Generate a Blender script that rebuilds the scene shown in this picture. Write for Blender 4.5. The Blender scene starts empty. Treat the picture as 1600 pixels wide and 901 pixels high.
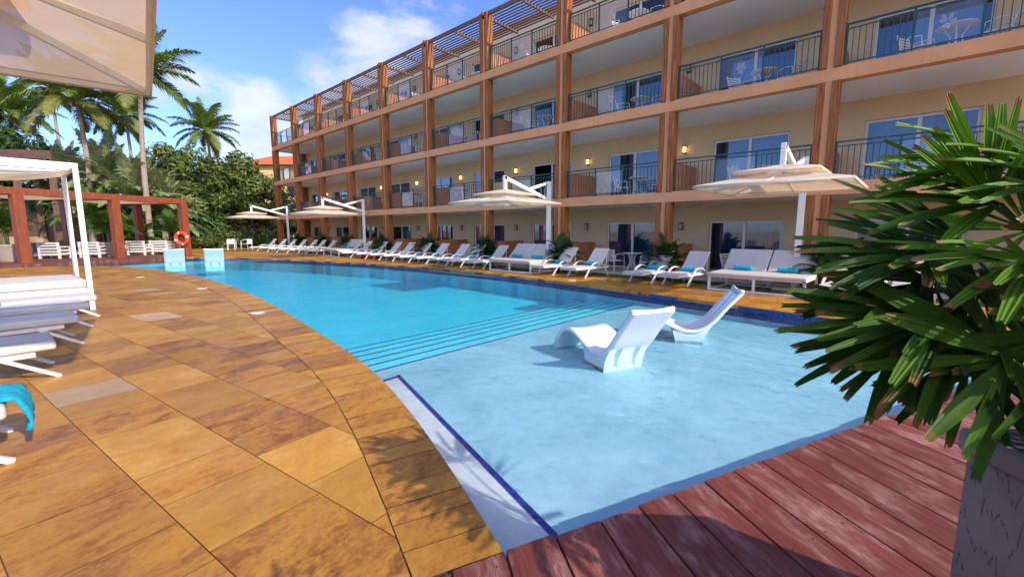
import bpy, math, random
from mathutils import Vector, Matrix, Quaternion
from mathutils.geometry import delaunay_2d_cdt
rnd = random.Random(7)
R = math.radians
SC = bpy.data.scenes[0] if bpy.context.scene is None else bpy.context.scene
COL = SC.collection
V = Vector

# ------------------------------------------------------------------ helpers
class MB:
    """collects faces; build() links them as ONE mesh object"""
    def __init__(s): s.v = []; s.f = []; s.m = []; s.t = []
    def face(s, pts, m=0, t=(0, 0, 0)):
        b = len(s.v); s.v.extend([tuple(p) for p in pts])
        s.f.append(tuple(range(b, b + len(pts)))); s.m.append(m); s.t.append(t)
    def obox(s, c, ax, ay, az, m=0, t=(0, 0, 0)):
        c, ax, ay, az = V(c), V(ax), V(ay), V(az)
        b = len(s.v)
        for k in range(8):
            s.v.append(tuple(c + ax * (1 if k & 1 else -1) + ay * (1 if k & 2 else -1) + az * (1 if k & 4 else -1)))
        for q in ((0, 2, 3, 1), (4, 5, 7, 6), (0, 1, 5, 4), (2, 6, 7, 3), (0, 4, 6, 2), (1, 3, 7, 5)):
            s.f.append(tuple(b + i for i in q)); s.m.append(m); s.t.append(t)
    def box(s, x0, x1, y0, y1, z0, z1, m=0, t=(0, 0, 0)):
        s.obox(((x0 + x1) / 2, (y0 + y1) / 2, (z0 + z1) / 2), ((x1 - x0) / 2, 0, 0), (0, (y1 - y0) / 2, 0), (0, 0, (z1 - z0) / 2), m, t)
    def bar(s, p0, p1, w, h, up=(0, 0, 1), m=0, t=(0, 0, 0)):
        p0, p1 = V(p0), V(p1); d = p1 - p0; L = d.length; d.normalize()
        up = V(up)
        if abs(d.dot(up)) > .99: up = V((1, 0, 0))
        sd = d.cross(up).normalized(); u = sd.cross(d)
        s.obox((p0 + p1) / 2, d * L / 2, sd * w / 2, u * h / 2, m, t)
    def tube(s, pts, r, n=8, m=0, t=(0, 0, 0), cap=True):
        pts = [V(p) for p in pts]; k = len(pts)
        rs = r if isinstance(r, (list, tuple)) else [r] * k
        b = len(s.v); pv = None
        for i, p in enumerate(pts):
            d = (pts[min(i + 1, k - 1)] - pts[max(i - 1, 0)]).normalized()
            if pv is None:
                a = d.orthogonal().normalized()
            else:
                a = (pv - d * pv.dot(d)).normalized()
            pv = a; c = d.cross(a)
            for j in range(n):
                an = 2 * math.pi * j / n
                s.v.append(tuple(p + (a * math.cos(an) + c * math.sin(an)) * rs[i]))
        for i in range(k - 1):
            for j in range(n):
                s.f.append((b + i * n + j, b + i * n + (j + 1) % n, b + (i + 1) * n + (j + 1) % n, b + (i + 1) * n + j)); s.m.append(m); s.t.append(t)
        if cap:
            s.f.append(tuple(b + j for j in reversed(range(n)))); s.m.append(m); s.t.append(t)
            s.f.append(tuple(b + (k - 1) * n + j for j in range(n))); s.m.append(m); s.t.append(t)
    def prism(s, poly, z0, z1, m=0, mtop=None, t=(0, 0, 0)):
        n = len(poly)
        s.face([(p[0], p[1], z1) for p in poly], m if mtop is None else mtop, t)
        s.face([(p[0], p[1], z0) for p in reversed(poly)], m, t)
        for i in range(n):
            a, c = poly[i], poly[(i + 1) % n]
            s.face([(a[0], a[1], z0), (c[0], c[1], z0), (c[0], c[1], z1), (a[0], a[1], z1)], m, t)
    def extr(s, prof, y0, y1, m=0):
        """closed profile in local x,z extruded along y"""
        n = len(prof); b = len(s.v)
        for y in (y0, y1):
            for p in prof: s.v.append((p[0], y, p[1]))
        for i in range(n):
            j = (i + 1) % n
            s.f.append((b + i, b + j, b + n + j, b + n + i)); s.m.append(m); s.t.append((0, 0, 0))
        s.f.append(tuple(b + i for i in reversed(range(n)))); s.m.append(m); s.t.append((0, 0, 0))
        s.f.append(tuple(b + n + i for i in range(n))); s.m.append(m); s.t.append((0, 0, 0))
    def lathe(s, prof, n=24, c=(0, 0, 0), m=0):
        b = len(s.v); c = V(c)
        for r, z in prof:
            for j in range(n):
                a = 2 * math.pi * j / n
                s.v.append((c.x + r * math.cos(a), c.y + r * math.sin(a), c.z + z))
        for i in range(len(prof) - 1):
            for j in range(n):
                s.f.append((b + i * n + j, b + i * n + (j + 1) % n, b + (i + 1) * n + (j + 1) % n, b + (i + 1) * n + j)); s.m.append(m); s.t.append((0, 0, 0))
    def strip(s, rows, m=0, t=(0, 0, 0)):
        b = len(s.v); w = len(rows[0])
        for r in rows: s.v.extend([tuple(p) for p in r])
        for i in range(len(rows) - 1):
            for j in range(w - 1):
                s.f.append((b + i * w + j, b + i * w + j + 1, b + (i + 1) * w + j + 1, b + (i + 1) * w + j)); s.m.append(m)
                s.t.append(t(i / (len(rows) - 1)) if callable(t) else t)
    def build(s, name, mats, parent=None, smooth=False, bevel=0, seg=2, fix=True):
        me = bpy.data.meshes.new(name)
        me.from_pydata(s.v, [], s.f)
        if not isinstance(mats, (list, tuple)): mats = [mats]
        for mt in mats: me.materials.append(mt)
        me.polygons.foreach_set('material_index', s.m)
        at = me.attributes.new('tint', 'FLOAT_VECTOR', 'FACE')
        at.data.foreach_set('vector', [c for t in s.t for c in t])
        if smooth: me.polygons.foreach_set('use_smooth', [True] * len(s.f))
        me.update()
        o = bpy.data.objects.new(name, me); COL.objects.link(o)
        if parent is not None: o.parent = parent
        if bevel:
            b = o.modifiers.new('bevel', 'BEVEL'); b.width = bevel; b.segments = seg; b.limit_method = 'ANGLE'; b.angle_limit = R(40)
        return o

def tag(o, label=None, cat=None, group=None, kind=None):
    if label: o['label'] = label
    if cat: o['category'] = cat
    if group: o['group'] = group
    if kind: o['kind'] = kind
    return o
def empty(name, loc=(0, 0, 0), rz=0, label=None, cat=None, group=None):
    o = bpy.data.objects.new(name, None); COL.objects.link(o)
    o.location = loc; o.rotation_euler = (0, 0, rz); o.empty_display_size = .1
    return tag(o, label, cat, group)
def copy_tree(o, parent=None):
    c = o.copy(); COL.objects.link(c)
    if parent is not None: c.parent = parent
    for ch in list(o.children): copy_tree(ch, c)
    return c
def struct(name, mb, mats, **k):
    return tag(mb.build(name, mats, **k), kind='structure')

# view frame used only to lay out the far background: lateral/depth in metres on the ground
PITCH = math.atan(90 / 680.); PHI = R(47.364); H = 1.55
FW = V((math.sin(PHI), math.cos(PHI), 0)); RT = V((math.cos(PHI), -math.sin(PHI), 0))
def at(px, d, py=None):
    p = FW * d + RT * ((px - 800) / 680 * d)
    p.z = 0 if py is None else H + (360.5 - py) * d / 680
    return p

# ------------------------------------------------------------------ materials
def nt_new(name):
    m = bpy.data.materials.new(name); m.use_nodes = True
    nt = m.node_tree; nt.nodes.clear()
    out = nt.nodes.new('ShaderNodeOutputMaterial')
    return m, nt, out
def N(nt, typ, ins=None, **props):
    n = nt.nodes.new(typ)
    for k, v in props.items(): setattr(n, k, v)
    for k, v in (ins or {}).items():
        sk = n.inputs[k]
        if isinstance(v, bpy.types.NodeSocket): nt.links.new(v, sk)
        else: sk.default_value = v
    return n
def math_(nt, op, a, b=0.0, c=None, clamp=False):
    n = N(nt, 'ShaderNodeMath', {0: a, 1: b}, operation=op); n.use_clamp = clamp
    if c is not None:
        if isinstance(c, bpy.types.NodeSocket): nt.links.new(c, n.inputs[2])
        else: n.inputs[2].default_value = c
    return n.outputs[0]
def vmath(nt, op, a, b=(0, 0, 0)):
    return N(nt, 'ShaderNodeVectorMath', {0: a, 1: b}, operation=op).outputs[0]
def mixc(nt, f, a, b, mode='MIX'):
    n = nt.nodes.new('ShaderNodeMix'); n.data_type = 'RGBA'; n.blend_type = mode
    for i, v in ((0, f), (6, a), (7, b)):
        if isinstance(v, bpy.types.NodeSocket): nt.links.new(v, n.inputs[i])
        else: n.inputs[i].default_value = v if i == 0 else (tuple(v) + (1,))[:4]
    return n.outputs[2]
def noise(nt, vec, scale, detail=4, rough=.55, dist=0):
    return N(nt, 'ShaderNodeTexNoise', {'Vector': vec, 'Scale': scale, 'Detail': detail, 'Roughness': rough, 'Distortion': dist}).outputs[0]
def ramp(nt, f, stops):
    n = nt.nodes.new('ShaderNodeValToRGB'); nt.links.new(f, n.inputs[0])
    e = n.color_ramp.elements
    while len(e) < len(stops): e.new(.5)
    for i, (p, c) in enumerate(stops):
        e[i].position = p; e[i].color = (tuple(c) + (1,))[:4] if isinstance(c, (tuple, list)) else (c, c, c, 1)
    return n.outputs[0]
def maprange(nt, v, a, b, c=0., d=1., smooth=True):
    n = N(nt, 'ShaderNodeMapRange', {0: v, 1: a, 2: b, 3: c, 4: d}); n.interpolation_type = 'SMOOTHSTEP' if smooth else 'LINEAR'
    return n.outputs[0]
def pos(nt, obj=True):
    return N(nt, 'ShaderNodeTexCoord').outputs['Object'] if obj else N(nt, 'ShaderNodeNewGeometry').outputs['Position']
def tint(nt):
    a = N(nt, 'ShaderNodeAttribute', attribute_name='tint'); return a.outputs['Vector']
def bump(nt, h, s, d=.01):
    return N(nt, 'ShaderNodeBump', {'Height': h, 'Strength': s, 'Distance': d}).outputs[0]

def pmat(name, col, rough=.6, var=.12, vs=2.5, bs=60, bstr=.15, metal=0, coat=0, stain=0, obj=True, spec=.5, stretch=None):
    m, nt, out = nt_new(name)
    p = pos(nt, obj)
    if stretch: p = vmath(nt, 'MULTIPLY', p, stretch)
    n1 = noise(nt, p, vs, 5, .6)
    c = mixc(nt, maprange(nt, n1, .25, .75), [x * (1 - var) for x in col], [min(1, x * (1 + var)) for x in col])
    if stain:
        n2 = noise(nt, p, vs * .6, 8, .7, .4)
        c = mixc(nt, maprange(nt, n2, .55, .8, 0, stain), c, [x * .45 for x in col])
    b = bump(nt, noise(nt, p, bs, 3), bstr, .01)
    pr = N(nt, 'ShaderNodeBsdfPrincipled', {'Base Color': c, 'Roughness': rough, 'Metallic': metal, 'Normal': b, 'Coat Weight': coat, 'Specular IOR Level': spec})
    nt.links.new(pr.outputs[0], out.inputs[0])
    return m

def streaked(name, col, rough, bs):
    m, nt, out = nt_new(name)
    P = pos(nt)
    c = mixc(nt, maprange(nt, noise(nt, P, 1.2, 6, .6), .25, .75), [x * .90 for x in col], [min(1, x * 1.07) for x in col])
    st = noise(nt, vmath(nt, 'MULTIPLY', P, (9, 9, .55)), 1.2, 5, .65)
    c = mixc(nt, math_(nt, 'MULTIPLY', maprange(nt, st, .56, .78), maprange(nt, noise(nt, P, .9, 4), .42, .62, 0, .55)), c, [x * .38 for x in col])
    sp = noise(nt, P, 6, 8, .75)
    c = mixc(nt, maprange(nt, sp, .60, .75, 0, .35), c, [x * .55 for x in col])
    pr = N(nt, 'ShaderNodeBsdfPrincipled', {'Base Color': c, 'Roughness': rough, 'Normal': bump(nt, noise(nt, P, bs, 4), .35, .01), 'Specular IOR Level': .3})
    nt.links.new(pr.outputs[0], out.inputs[0]); return m

def stone_mat():
    m, nt, out = nt_new('golden_travertine')
    P = pos(nt); T = tint(nt)
    rot = N(nt, 'ShaderNodeVectorRotate', {'Vector': P, 'Angle': R(-14)}, rotation_type='Z_AXIS').outputs[0]
    off = vmath(nt, 'MULTIPLY', T, (37., 53., 0.))
    q = vmath(nt, 'ADD', rot, off)
    sx = N(nt, 'ShaderNodeSeparateXYZ', {0: T})
    # veins run with the slab, swirling a little
    w = noise(nt, vmath(nt, 'MULTIPLY', q, (.9, 1.6, 1)), 1.3, 5, .6, .9)
    q2 = vmath(nt, 'MULTIPLY', q, (1.15, 2.7, 1))
    wv = N(nt, 'ShaderNodeVectorMath', {0: w, 1: (1.2, 2.4, 0)}, operation='MULTIPLY').outputs[0]
    v1 = noise(nt, vmath(nt, 'ADD', q2, wv), 1.5, 9, .68, .6)
    v2 = noise(nt, vmath(nt, 'MULTIPLY', q, (3, 6, 1)), 3.4, 8, .74, .8)
    v3 = noise(nt, vmath(nt, 'MULTIPLY', q, (1, 1.8, 1)), 26, 6, .75)
    f = math_(nt, 'ADD', math_(nt, 'ADD', math_(nt, 'MULTIPLY', v1, .58), math_(nt, 'MULTIPLY', v2, .34)), math_(nt, 'MULTIPLY', math_(nt, 'SUBTRACT', v3, .26), .27))
    f = math_(nt, 'ADD', f, math_(nt, 'MULTIPLY', math_(nt, 'SUBTRACT', sx.outputs[2], .5), .16))
    c = ramp(nt, f, [(.30, (.12, .036, .010)), (.41, (.27, .098, .014)), (.50, (.43, .185, .021)), (.61, (.50, .235, .030)), (.74, (.60, .35, .09))])
    pale = ramp(nt, f, [(.3, (.26, .14, .07)), (.5, (.47, .31, .17)), (.7, (.56, .41, .27))])
    sel = math_(nt, 'GREATER_THAN', sx.outputs[2], .982)
    c = mixc(nt, math_(nt, 'MULTIPLY', sel, .65), c, pale)
    br = maprange(nt, sx.outputs[1], 0, 1, .80, 1.12, False)
    c = mixc(nt, 1., c, N(nt, 'ShaderNodeCombineColor', {0: br, 1: br, 2: br}).outputs[0], 'MULTIPLY')
    # pits
    pit = noise(nt, vmath(nt, 'MULTIPLY', q, (1, 2.2, 1)), 55, 3, .7)
    patch = noise(nt, q, 3.1, 3)
    pm = math_(nt, 'MULTIPLY', maprange(nt, pit, .60, .66), maprange(nt, patch, .46, .60))
    c = mixc(nt, math_(nt, 'MULTIPLY', pm, .75), c, (.10, .045, .02))
    h = math_(nt, 'SUBTRACT', math_(nt, 'MULTIPLY', v2, .35), pm)
    ro = maprange(nt, noise(nt, P, 2.2, 5, .6), .3, .7, .34, .56)
    pr = N(nt, 'ShaderNodeBsdfPrincipled', {'Base Color': c, 'Roughness': ro, 'Normal': bump(nt, math_(nt, 'ADD', h, math_(nt, 'MULTIPLY', v3, .8)), .6, .005), 'Specular IOR Level': .35})
    nt.links.new(pr.outputs[0], out.inputs[0]); return m

def timber_mat(name, c0, c1, c2, along, rough=.6):
    """boards: grain runs along unit vector 'along' (object space)"""
    m, nt, out = nt_new(name)
    P = pos(nt); T = tint(nt)
    ang = math.atan2(along[1], along[0])
    q = N(nt, 'ShaderNodeVectorRotate', {'Vector': P, 'Angle': -ang}, rotation_type='Z_AXIS').outputs[0]
    q = vmath(nt, 'ADD', q, vmath(nt, 'MULTIPLY', T, (31., 17., 0)))
    g = noise(nt, vmath(nt, 'MULTIPLY', q, (1.6, 30, 1)), 1.6, 8, .72, .8)
    g2 = noise(nt, vmath(nt, 'MULTIPLY', q, (1.0, 3.5, 1)), 2.2, 6, .62, .4)
    g3 = noise(nt, vmath(nt, 'MULTIPLY', q, (6, 110, 1)), 2.0, 5, .75)
    c = mixc(nt, maprange(nt, g, .3, .7), c0, c1)
    c = mixc(nt, math_(nt, 'MULTIPLY', maprange(nt, g2, .46, .68), maprange(nt, g3, .40, .62)), c, c2)
    sx = N(nt, 'ShaderNodeSeparateXYZ', {0: T})
    br = maprange(nt, sx.outputs[1], 0, 1, .72, 1.22, False)
    c = mixc(nt, 1., c, N(nt, 'ShaderNodeCombineColor', {0: br, 1: br, 2: br}).outputs[0], 'MULTIPLY')
    pr = N(nt, 'ShaderNodeBsdfPrincipled', {'Base Color': c, 'Roughness': rough, 'Normal': bump(nt, math_(nt, 'ADD', g, g3), .55, .003), 'Specular IOR Level': .3})
    nt.links.new(pr.outputs[0], out.inputs[0]); return m

def post_wood():
    m, nt, out = nt_new('column_timber')
    P = pos(nt)
    g = noise(nt, vmath(nt, 'MULTIPLY', P, (26, 26, 1.3)), 1., 8, .65, .8)
    k = noise(nt, vmath(nt, 'MULTIPLY', P, (5, 5, .7)), 1., 4)
    c = ramp(nt, g, [(.30, (.09, .026, .008)), (.48, (.26, .082, .022)), (.62, (.39, .145, .04)), (.75, (.50, .22, .075))])
    c = mixc(nt, maprange(nt, k, .5, .8, 0, .5), c, (.22, .085, .035))
    pr = N(nt, 'ShaderNodeBsdfPrincipled', {'Base Color': c, 'Roughness': .6, 'Normal': bump(nt, g, .4, .01), 'Specular IOR Level': .3})
    nt.links.new(pr.outputs[0], out.inputs[0]); return m

def fabric_mat(name, col, trans=.35, weave=240, openness=0):
    m, nt, out = nt_new(name)
    P = pos(nt)
    c = mixc(nt, maprange(nt, noise(nt, P, 3.5, 5), .3, .7), [x * .93 for x in col], col)
    b = bump(nt, math_(nt, 'ADD', noise(nt, P, weave, 1), math_(nt, 'MULTIPLY', noise(nt, P, 6, 3), 2.0)), .18, .006)
    d = N(nt, 'ShaderNodeBsdfDiffuse', {'Color': c, 'Normal': b})
    tcol = mixc(nt, 1., c, (1, .80, .57), 'MULTIPLY')
    t = N(nt, 'ShaderNodeBsdfTranslucent', {'Color': tcol, 'Normal': b})
    mx = N(nt, 'ShaderNodeMixShader', {0: trans, 1: d.outputs[0], 2: t.outputs[0]})
    if openness:     # see-through weave, added to lighten the canopy's cast shadow
        tp_ = N(nt, 'ShaderNodeBsdfTransparent')
        mx = N(nt, 'ShaderNodeMixShader', {0: openness, 1: mx.outputs[0], 2: tp_.outputs[0]})
    nt.links.new(mx.outputs[0], out.inputs[0]); return m

def leaf_mat(name, dark, light, dry=None, rough=.5, trans=.28, spec=.3):
    """tint.x mixes dark-light, tint.y > 0 turns to the dry colour"""
    m, nt, out = nt_new(name)
    T = N(nt, 'ShaderNodeSeparateXYZ', {0: tint(nt)})
    P = pos(nt)
    f = math_(nt, 'ADD', T.outputs[0], math_(nt, 'MULTIPLY', math_(nt, 'SUBTRACT', noise(nt, P, 9, 3), .5), .35), clamp=True)
    c = mixc(nt, f, dark, light)
    if dry: c = mixc(nt, math_(nt, 'MULTIPLY', T.outputs[1], maprange(nt, noise(nt, P, 30, 3), .2, .5, .6, 1.)), c, dry)
    pr = N(nt, 'ShaderNodeBsdfPrincipled', {'Base Color': c, 'Roughness': rough, 'Specular IOR Level': spec})
    tr = N(nt, 'ShaderNodeBsdfTranslucent', {'Color': mixc(nt, 1., c, (1.0, 1.1, .5), 'MULTIPLY')})
    mx = N(nt, 'ShaderNodeMixShader', {0: trans, 1: pr.outputs[0], 2: tr.outputs[0]})
    nt.links.new(mx.outputs[0], out.inputs[0]); return m

def glass_mat(name, tintc=(.85, .92, .95), dirt=0.0, boost=1.0, frost=None):
    m, nt, out = nt_new(name)
    P = pos(nt)
    b = bump(nt, noise(nt, P, 1.1, 2), .05, .02)
    fr = schlick(nt, b, .045)
    fr = math_(nt, 'MULTIPLY', fr, boost, clamp=True)
    tr = N(nt, 'ShaderNodeBsdfTransparent', {0: tuple(tintc) + (1,)}).outputs[0]
    if frost:
        df = N(nt, 'ShaderNodeBsdfDiffuse', {0: (.8, .82, .84, 1)}).outputs[0]
        tr = N(nt, 'ShaderNodeMixShader', {0: frost, 1: tr, 2: df}).outputs[0]
    gl = N(nt, 'ShaderNodeBsdfGlossy', {0: (1, 1, 1, 1), 'Roughness': .015, 'Normal': b}).outputs[0]
    mx = N(nt, 'ShaderNodeMixShader', {0: fr, 1: tr, 2: gl})
    nt.links.new(mx.outputs[0], out.inputs[0]); return m

def schlick(nt, b, f0, ex=5., k_=1.):
    g_ = N(nt, 'ShaderNodeNewGeometry')
    dt = N(nt, 'ShaderNodeVectorMath', {0: b, 1: g_.outputs['Incoming']}, operation='DOT_PRODUCT').outputs['Value']
    k = math_(nt, 'POWER', math_(nt, 'SUBTRACT', 1., math_(nt, 'ABSOLUTE', dt), clamp=True), ex)
    return math_(nt, 'ADD', math_(nt, 'MULTIPLY', k, (1 - f0) * k_), f0, clamp=True)

def water_mat():
    m, nt, out = nt_new('pool_water')
    P = pos(nt)
    n1 = noise(nt, vmath(nt, 'MULTIPLY', P, (1, 1.15, 1)), 1.1, 3, .5, .3)
    n2 = noise(nt, P, 4.2, 3, .55, .5)
    n3 = noise(nt, P, 13, 2, .5)
    h = math_(nt, 'ADD', math_(nt, 'ADD', math_(nt, 'MULTIPLY', n1, 1.), math_(nt, 'MULTIPLY', n2, .60)), math_(nt, 'MULTIPLY', n3, .11))
    b = bump(nt, h, WATER_BUMP, .1)
    fr = schlick(nt, b, .021, 3.5, .40)   # Fresnel of a rippled surface
    tr = N(nt, 'ShaderNodeBsdfTransparent', {0: (1, 1, 1, 1)}).outputs[0]
    gl = N(nt, 'ShaderNodeBsdfGlossy', {0: (1, 1, 1, 1), 'Roughness': .03, 'Normal': b}).outputs[0]
    mx = N(nt, 'ShaderNodeMixShader', {0: fr, 1: tr, 2: gl})
    nt.links.new(mx.outputs[0], out.inputs[0])
    va = N(nt, 'ShaderNodeVolumeAbsorption', {0: (.05, .87, .925, 1), 1: .48})
    nt.links.new(va.outputs[0], out.inputs[1]); return m

def mosaic_mat():
    m, nt, out = nt_new('blue_mosaic')
    P = N(nt, 'ShaderNodeNewGeometry').outputs['Position']
    vo = N(nt, 'ShaderNodeTexVoronoi', {'Vector': P, 'Scale': 26.}, distance='CHEBYCHEV')
    c = mixc(nt, N(nt, 'ShaderNodeSeparateColor', {0: vo.outputs['Color']}).outputs[0], (.006, .012, .07), (.03, .06, .26))
    pr = N(nt, 'ShaderNodeBsdfPrincipled', {'Base Color': c, 'Roughness': .15})
    nt.links.new(pr.outputs[0], out.inputs[0]); return m

def plaster_pool(name, c0, c1, c2):
    m, nt, out = nt_new(name)
    P = pos(nt)
    a = noise(nt, P, .8, 7, .62, .6); b_ = noise(nt, P, 7, 6, .65)
    f = math_(nt, 'ADD', math_(nt, 'MULTIPLY', a, .65), math_(nt, 'MULTIPLY', b_, .35))
    c = ramp(nt, f, [(.32, c0), (.5, c1), (.66, c2)])
    sp = noise(nt, P, 170, 2)
    c = mixc(nt, maprange(nt, sp, .58, .72, 0, .35), c, (.35, .40, .45))
    pr = N(nt, 'ShaderNodeBsdfPrincipled', {'Base Color': c, 'Roughness': .8, 'Normal': bump(nt, sp, .15, .004)})
    nt.links.new(pr.outputs[0], out.inputs[0]); return m

def emis(name, col, s):
    m, nt, out = nt_new(name)
    e = N(nt, 'ShaderNodeEmission', {0: tuple(col) + (1,), 1: s}); nt.links.new(e.outputs[0], out.inputs[0]); return m

WATER_BUMP = .75
M = {}
M['stone'] = stone_mat()
M['white_metal'] = pmat('white_powder_coat', (.74, .70, .66), .35, .05, 6, 90, .05)
M['cushion'] = fabric_mat('white_sling_fabric', (.60, .55, .50), .05, 300)
M['canopy'] = fabric_mat('cream_canopy_fabric', (.84, .74, .61), .42, openness=.07)
M['towel'] = pmat('turquoise_towel', (.008, .42, .60), .95, .18, 30, 420, .8)
M['plaster'] = pmat('tan_wall_plaster', (.72, .535, .315), .85, .06, .8, 130, .25, stain=.12)
M['beam'] = streaked('terracotta_render', (.66, .31, .145), .82, 110)
M['ceiling'] = pmat('white_ceiling', (.90, .88, .84), .9, .05, .7, 80, .1, stain=.08)
M['timber'] = post_wood()
M['partition'] = pmat('rust_partition_render', (.46, .175, .07), .85, .08, 1.5, 120, .2)
M['rail'] = pmat('teal_railing_paint', (.012, .065, .072), .4, .15, 4, 60, .05)
M['glass'] = glass_mat('door_glass', (.60, .70, .78), boost=2.3)
M['rail_glass'] = glass_mat('balustrade_glass', (.93, .95, .95), boost=1.0, frost=.025)
M['frost'] = glass_mat('etched_flower', (.9, .92, .93), boost=.3, frost=.22)
M['frame'] = pmat('white_door_frame', (.78, .77, .74), .4, .04, 3, 60, .05)
M['curtain'] = fabric_mat('grey_blue_curtain', (.20, .29, .43), .1, 200)  # grey-blue cloth, deepened with the sky's blue reflection in the doors
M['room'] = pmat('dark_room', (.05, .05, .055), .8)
M['lamp_black'] = pmat('lamp_black', (.02, .018, .016), .45)
M['lamp_glass'] = pmat('lamp_frosted_glass', (.55, .50, .42), .3)
M['lamp_lit'] = emis('lamp_lit_amber', (1., .50, .12), 2.2)
M['slat'] = pmat('dark_slats', (.085, .036, .020), .6, .2, 3, 60, .2)
M['roof_slat'] = pmat('roof_pergola_brown', (.15, .075, .05), .6, .2, 3, 60, .2)
M['planter_brown'] = pmat('brown_pot', (.14, .07, .045), .6, .15, 5)
M['planter_grey'] = pmat('taupe_pot', (.33, .27, .22), .8, .1, 5)
M['plaster_pool'] = plaster_pool('pool_plaster', (.23, .36, .44), (.34, .47, .54), (.45, .56, .62))
M['bench_plaster'] = plaster_pool('grey_bench_plaster', (.40, .42, .43), (.52, .53, .53), (.60, .61, .60))
M['plaster_water_tint'] = plaster_pool('water_tinted_plaster', (.12, .52, .62), (.15, .60, .70), (.19, .65, .74))  # turquoise of the deep water painted into the plaster
M['mosaic'] = mosaic_mat()
M['tile_blue'] = pmat('cobalt_tile', (.012, .02, .20), .18, .5, 14)
M['grout'] = pmat('pale_grout', (.45, .48, .52), .8)
M['step_line'] = pmat('step_edge_tile', (.01, .03, .11), .25, .3, 14)
M['water'] = water_mat()
M['ground'] = pmat('sand_paving', (.40, .27, .16), .85, .15, .7, 30, .3, stain=.3)
M['joint'] = pmat('deck_joint', (.07, .045, .028), .95, .3, 9)
M['terrace'] = pmat('terrace_concrete', (.44, .38, .31), .8, .12, 1.5, 60, .2, stain=.3)
M['grass'] = pmat('clipped_turf', (.045, .11, .012), .9, .35, 7, 160, .8)
M['deck'] = timber_mat('red_deck_timber', (.115, .024, .016), (.25, .062, .042), (.47, .25, .21), (.57, .82), .62)
M['red_wood'] = pmat('red_pergola_timber', (.235, .052, .018), .5, .25, 4, 40, .2, stretch=(3, 3, .6))
M['plastic'] = pmat('white_resin', (.70, .71, .73), .30, .03, 3, 60, .03)
M['plant_pot'] = None
M['lifebuoy'] = pmat('orange_lifebuoy', (.72, .075, .012), .4, .08)
M['buoy_white'] = pmat('buoy_band', (.80, .78, .74), .4)
M['red_float'] = pmat('red_vinyl', (.62, .05, .07), .3, .1)
M['grey_cushion'] = pmat('taupe_cushion', (.25, .22, .20), .95, .12, 8, 200, .4)
M['trunk'] = pmat('palm_trunk', (.30, .24, .19), .9, .3, 5, 20, .6, stretch=(.6, .6, 5))
M['bark'] = pmat('tree_bark', (.17, .12, .085), .9, .35, 4, 20, .6)
M['frond'] = leaf_mat('coconut_frond', (.03, .07, .012), (.24, .31, .055), (.36, .27, .08), .45, .25)
M['date'] = leaf_mat('silver_frond', (.09, .13, .045), (.44, .48, .23), (.34, .25, .10), .5, .2)
M['areca'] = leaf_mat('areca_frond', (.025, .075, .012), (.14, .27, .035), (.4, .3, .05), .45, .25)
M['dark_palm'] = leaf_mat('planter_frond', (.012, .034, .010), (.05, .10, .022), (.3, .2, .05), .4, .2)
M['leaf'] = leaf_mat('broad_leaf', (.032, .056, .013), (.21, .25, .05), None, .5, .25)
M['leaf_dark'] = leaf_mat('dark_leaf', (.014, .034, .009), (.09, .15, .028), None, .5, .2)
M['leaf_red'] = leaf_mat('russet_leaf', (.05, .025, .015), (.20, .075, .05), None, .5, .2)
M['lady'] = leaf_mat('fan_leaf', (.006, .028, .003), (.13, .27, .014), (.24, .10, .035), .5, .30, .22)  # dark end painted for shaded leaves, light end for sunlit ones
M['stem'] = pmat('green_stem', (.06, .10, .02), .5, .3, 10)
M['orange_roof'] = pmat('orange_tile_roof', (.62, .13, .03), .8, .15, 2, 30, .4)
M['yellow_wall'] = pmat('yellow_wall', (.68, .50, .20), .85, .05)
M['window_dark'] = pmat('dark_window', (.03, .035, .04), .1)
M['pale_lid'] = pmat('cream_lid', (.66, .60, .52), .6)
M['brown_hut'] = pmat('dark_hut_timber', (.10, .05, .032), .7, .25, 3, 40, .3)
M['soil'] = pmat('soil', (.05, .035, .02), .95)

# ------------------------------------------------------------------ pool outline
def catmull(pts, n=8):
    out = []
    P = [pts[0]] + list(pts) + [pts[-1]]
    for i in range(1, len(P) - 2):
        p0, p1, p2, p3 = [V((p[0], p[1])) for p in P[i - 1:i + 3]]
        for k in range(n):
            t = k / n
            out.append(.5 * ((2 * p1) + (p2 - p0) * t + (2 * p0 - 5 * p1 + 4 * p2 - p3) * t * t + (3 * p1 - p0 - 3 * p2 + p3) * t ** 3))
    out.append(V((pts[-1][0], pts[-1][1])))
    return out
NEAR = catmull([(1.385, 1.32), (1.70, 2.12), (2.05, 3.10), (2.36, 4.16), (2.60, 5.30), (2.78, 6.50), (3.07, 8.45), (3.40, 11.2), (3.62, 14.5), (3.60, 18.2), (3.20, 22.2), (2.5, 25.2), (1.3, 27.0), (-.6, 27.9), (-3.0, 28.2)])
BACK = [V((-3.6, 29.0)), V((5.3, 31.9))]
FAR = catmull([(5.3, 31.9), (7.2, 29.9), (8.7, 26.6), (9.85, 23.0), (10.75, 18.6), (11.15, 14.6), (11.12, 10.8), (10.70, 7.3), (10.13, 4.14), (9.72, 2.04), (9.48, .8), (9.25, -.4), (9.10, -1.63)])
OUT = NEAR + BACK[:1] + FAR[:-1] + [FAR[-1]]
EDGE_D = V((.933, -.360)).normalized()
P0 = V((1.385, 1.32))
def inside(p, poly):
    c = False; n = len(poly); j = n - 1
    for i in range(n):
        a, b = poly[i], poly[j]
        if (a[1] > p[1]) != (b[1] > p[1]) and p[0] < (b[0] - a[0]) * (p[1] - a[1]) / (b[1] - a[1]) + a[0]: c = not c
        j = i
    return c
ZW = -.105

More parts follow.
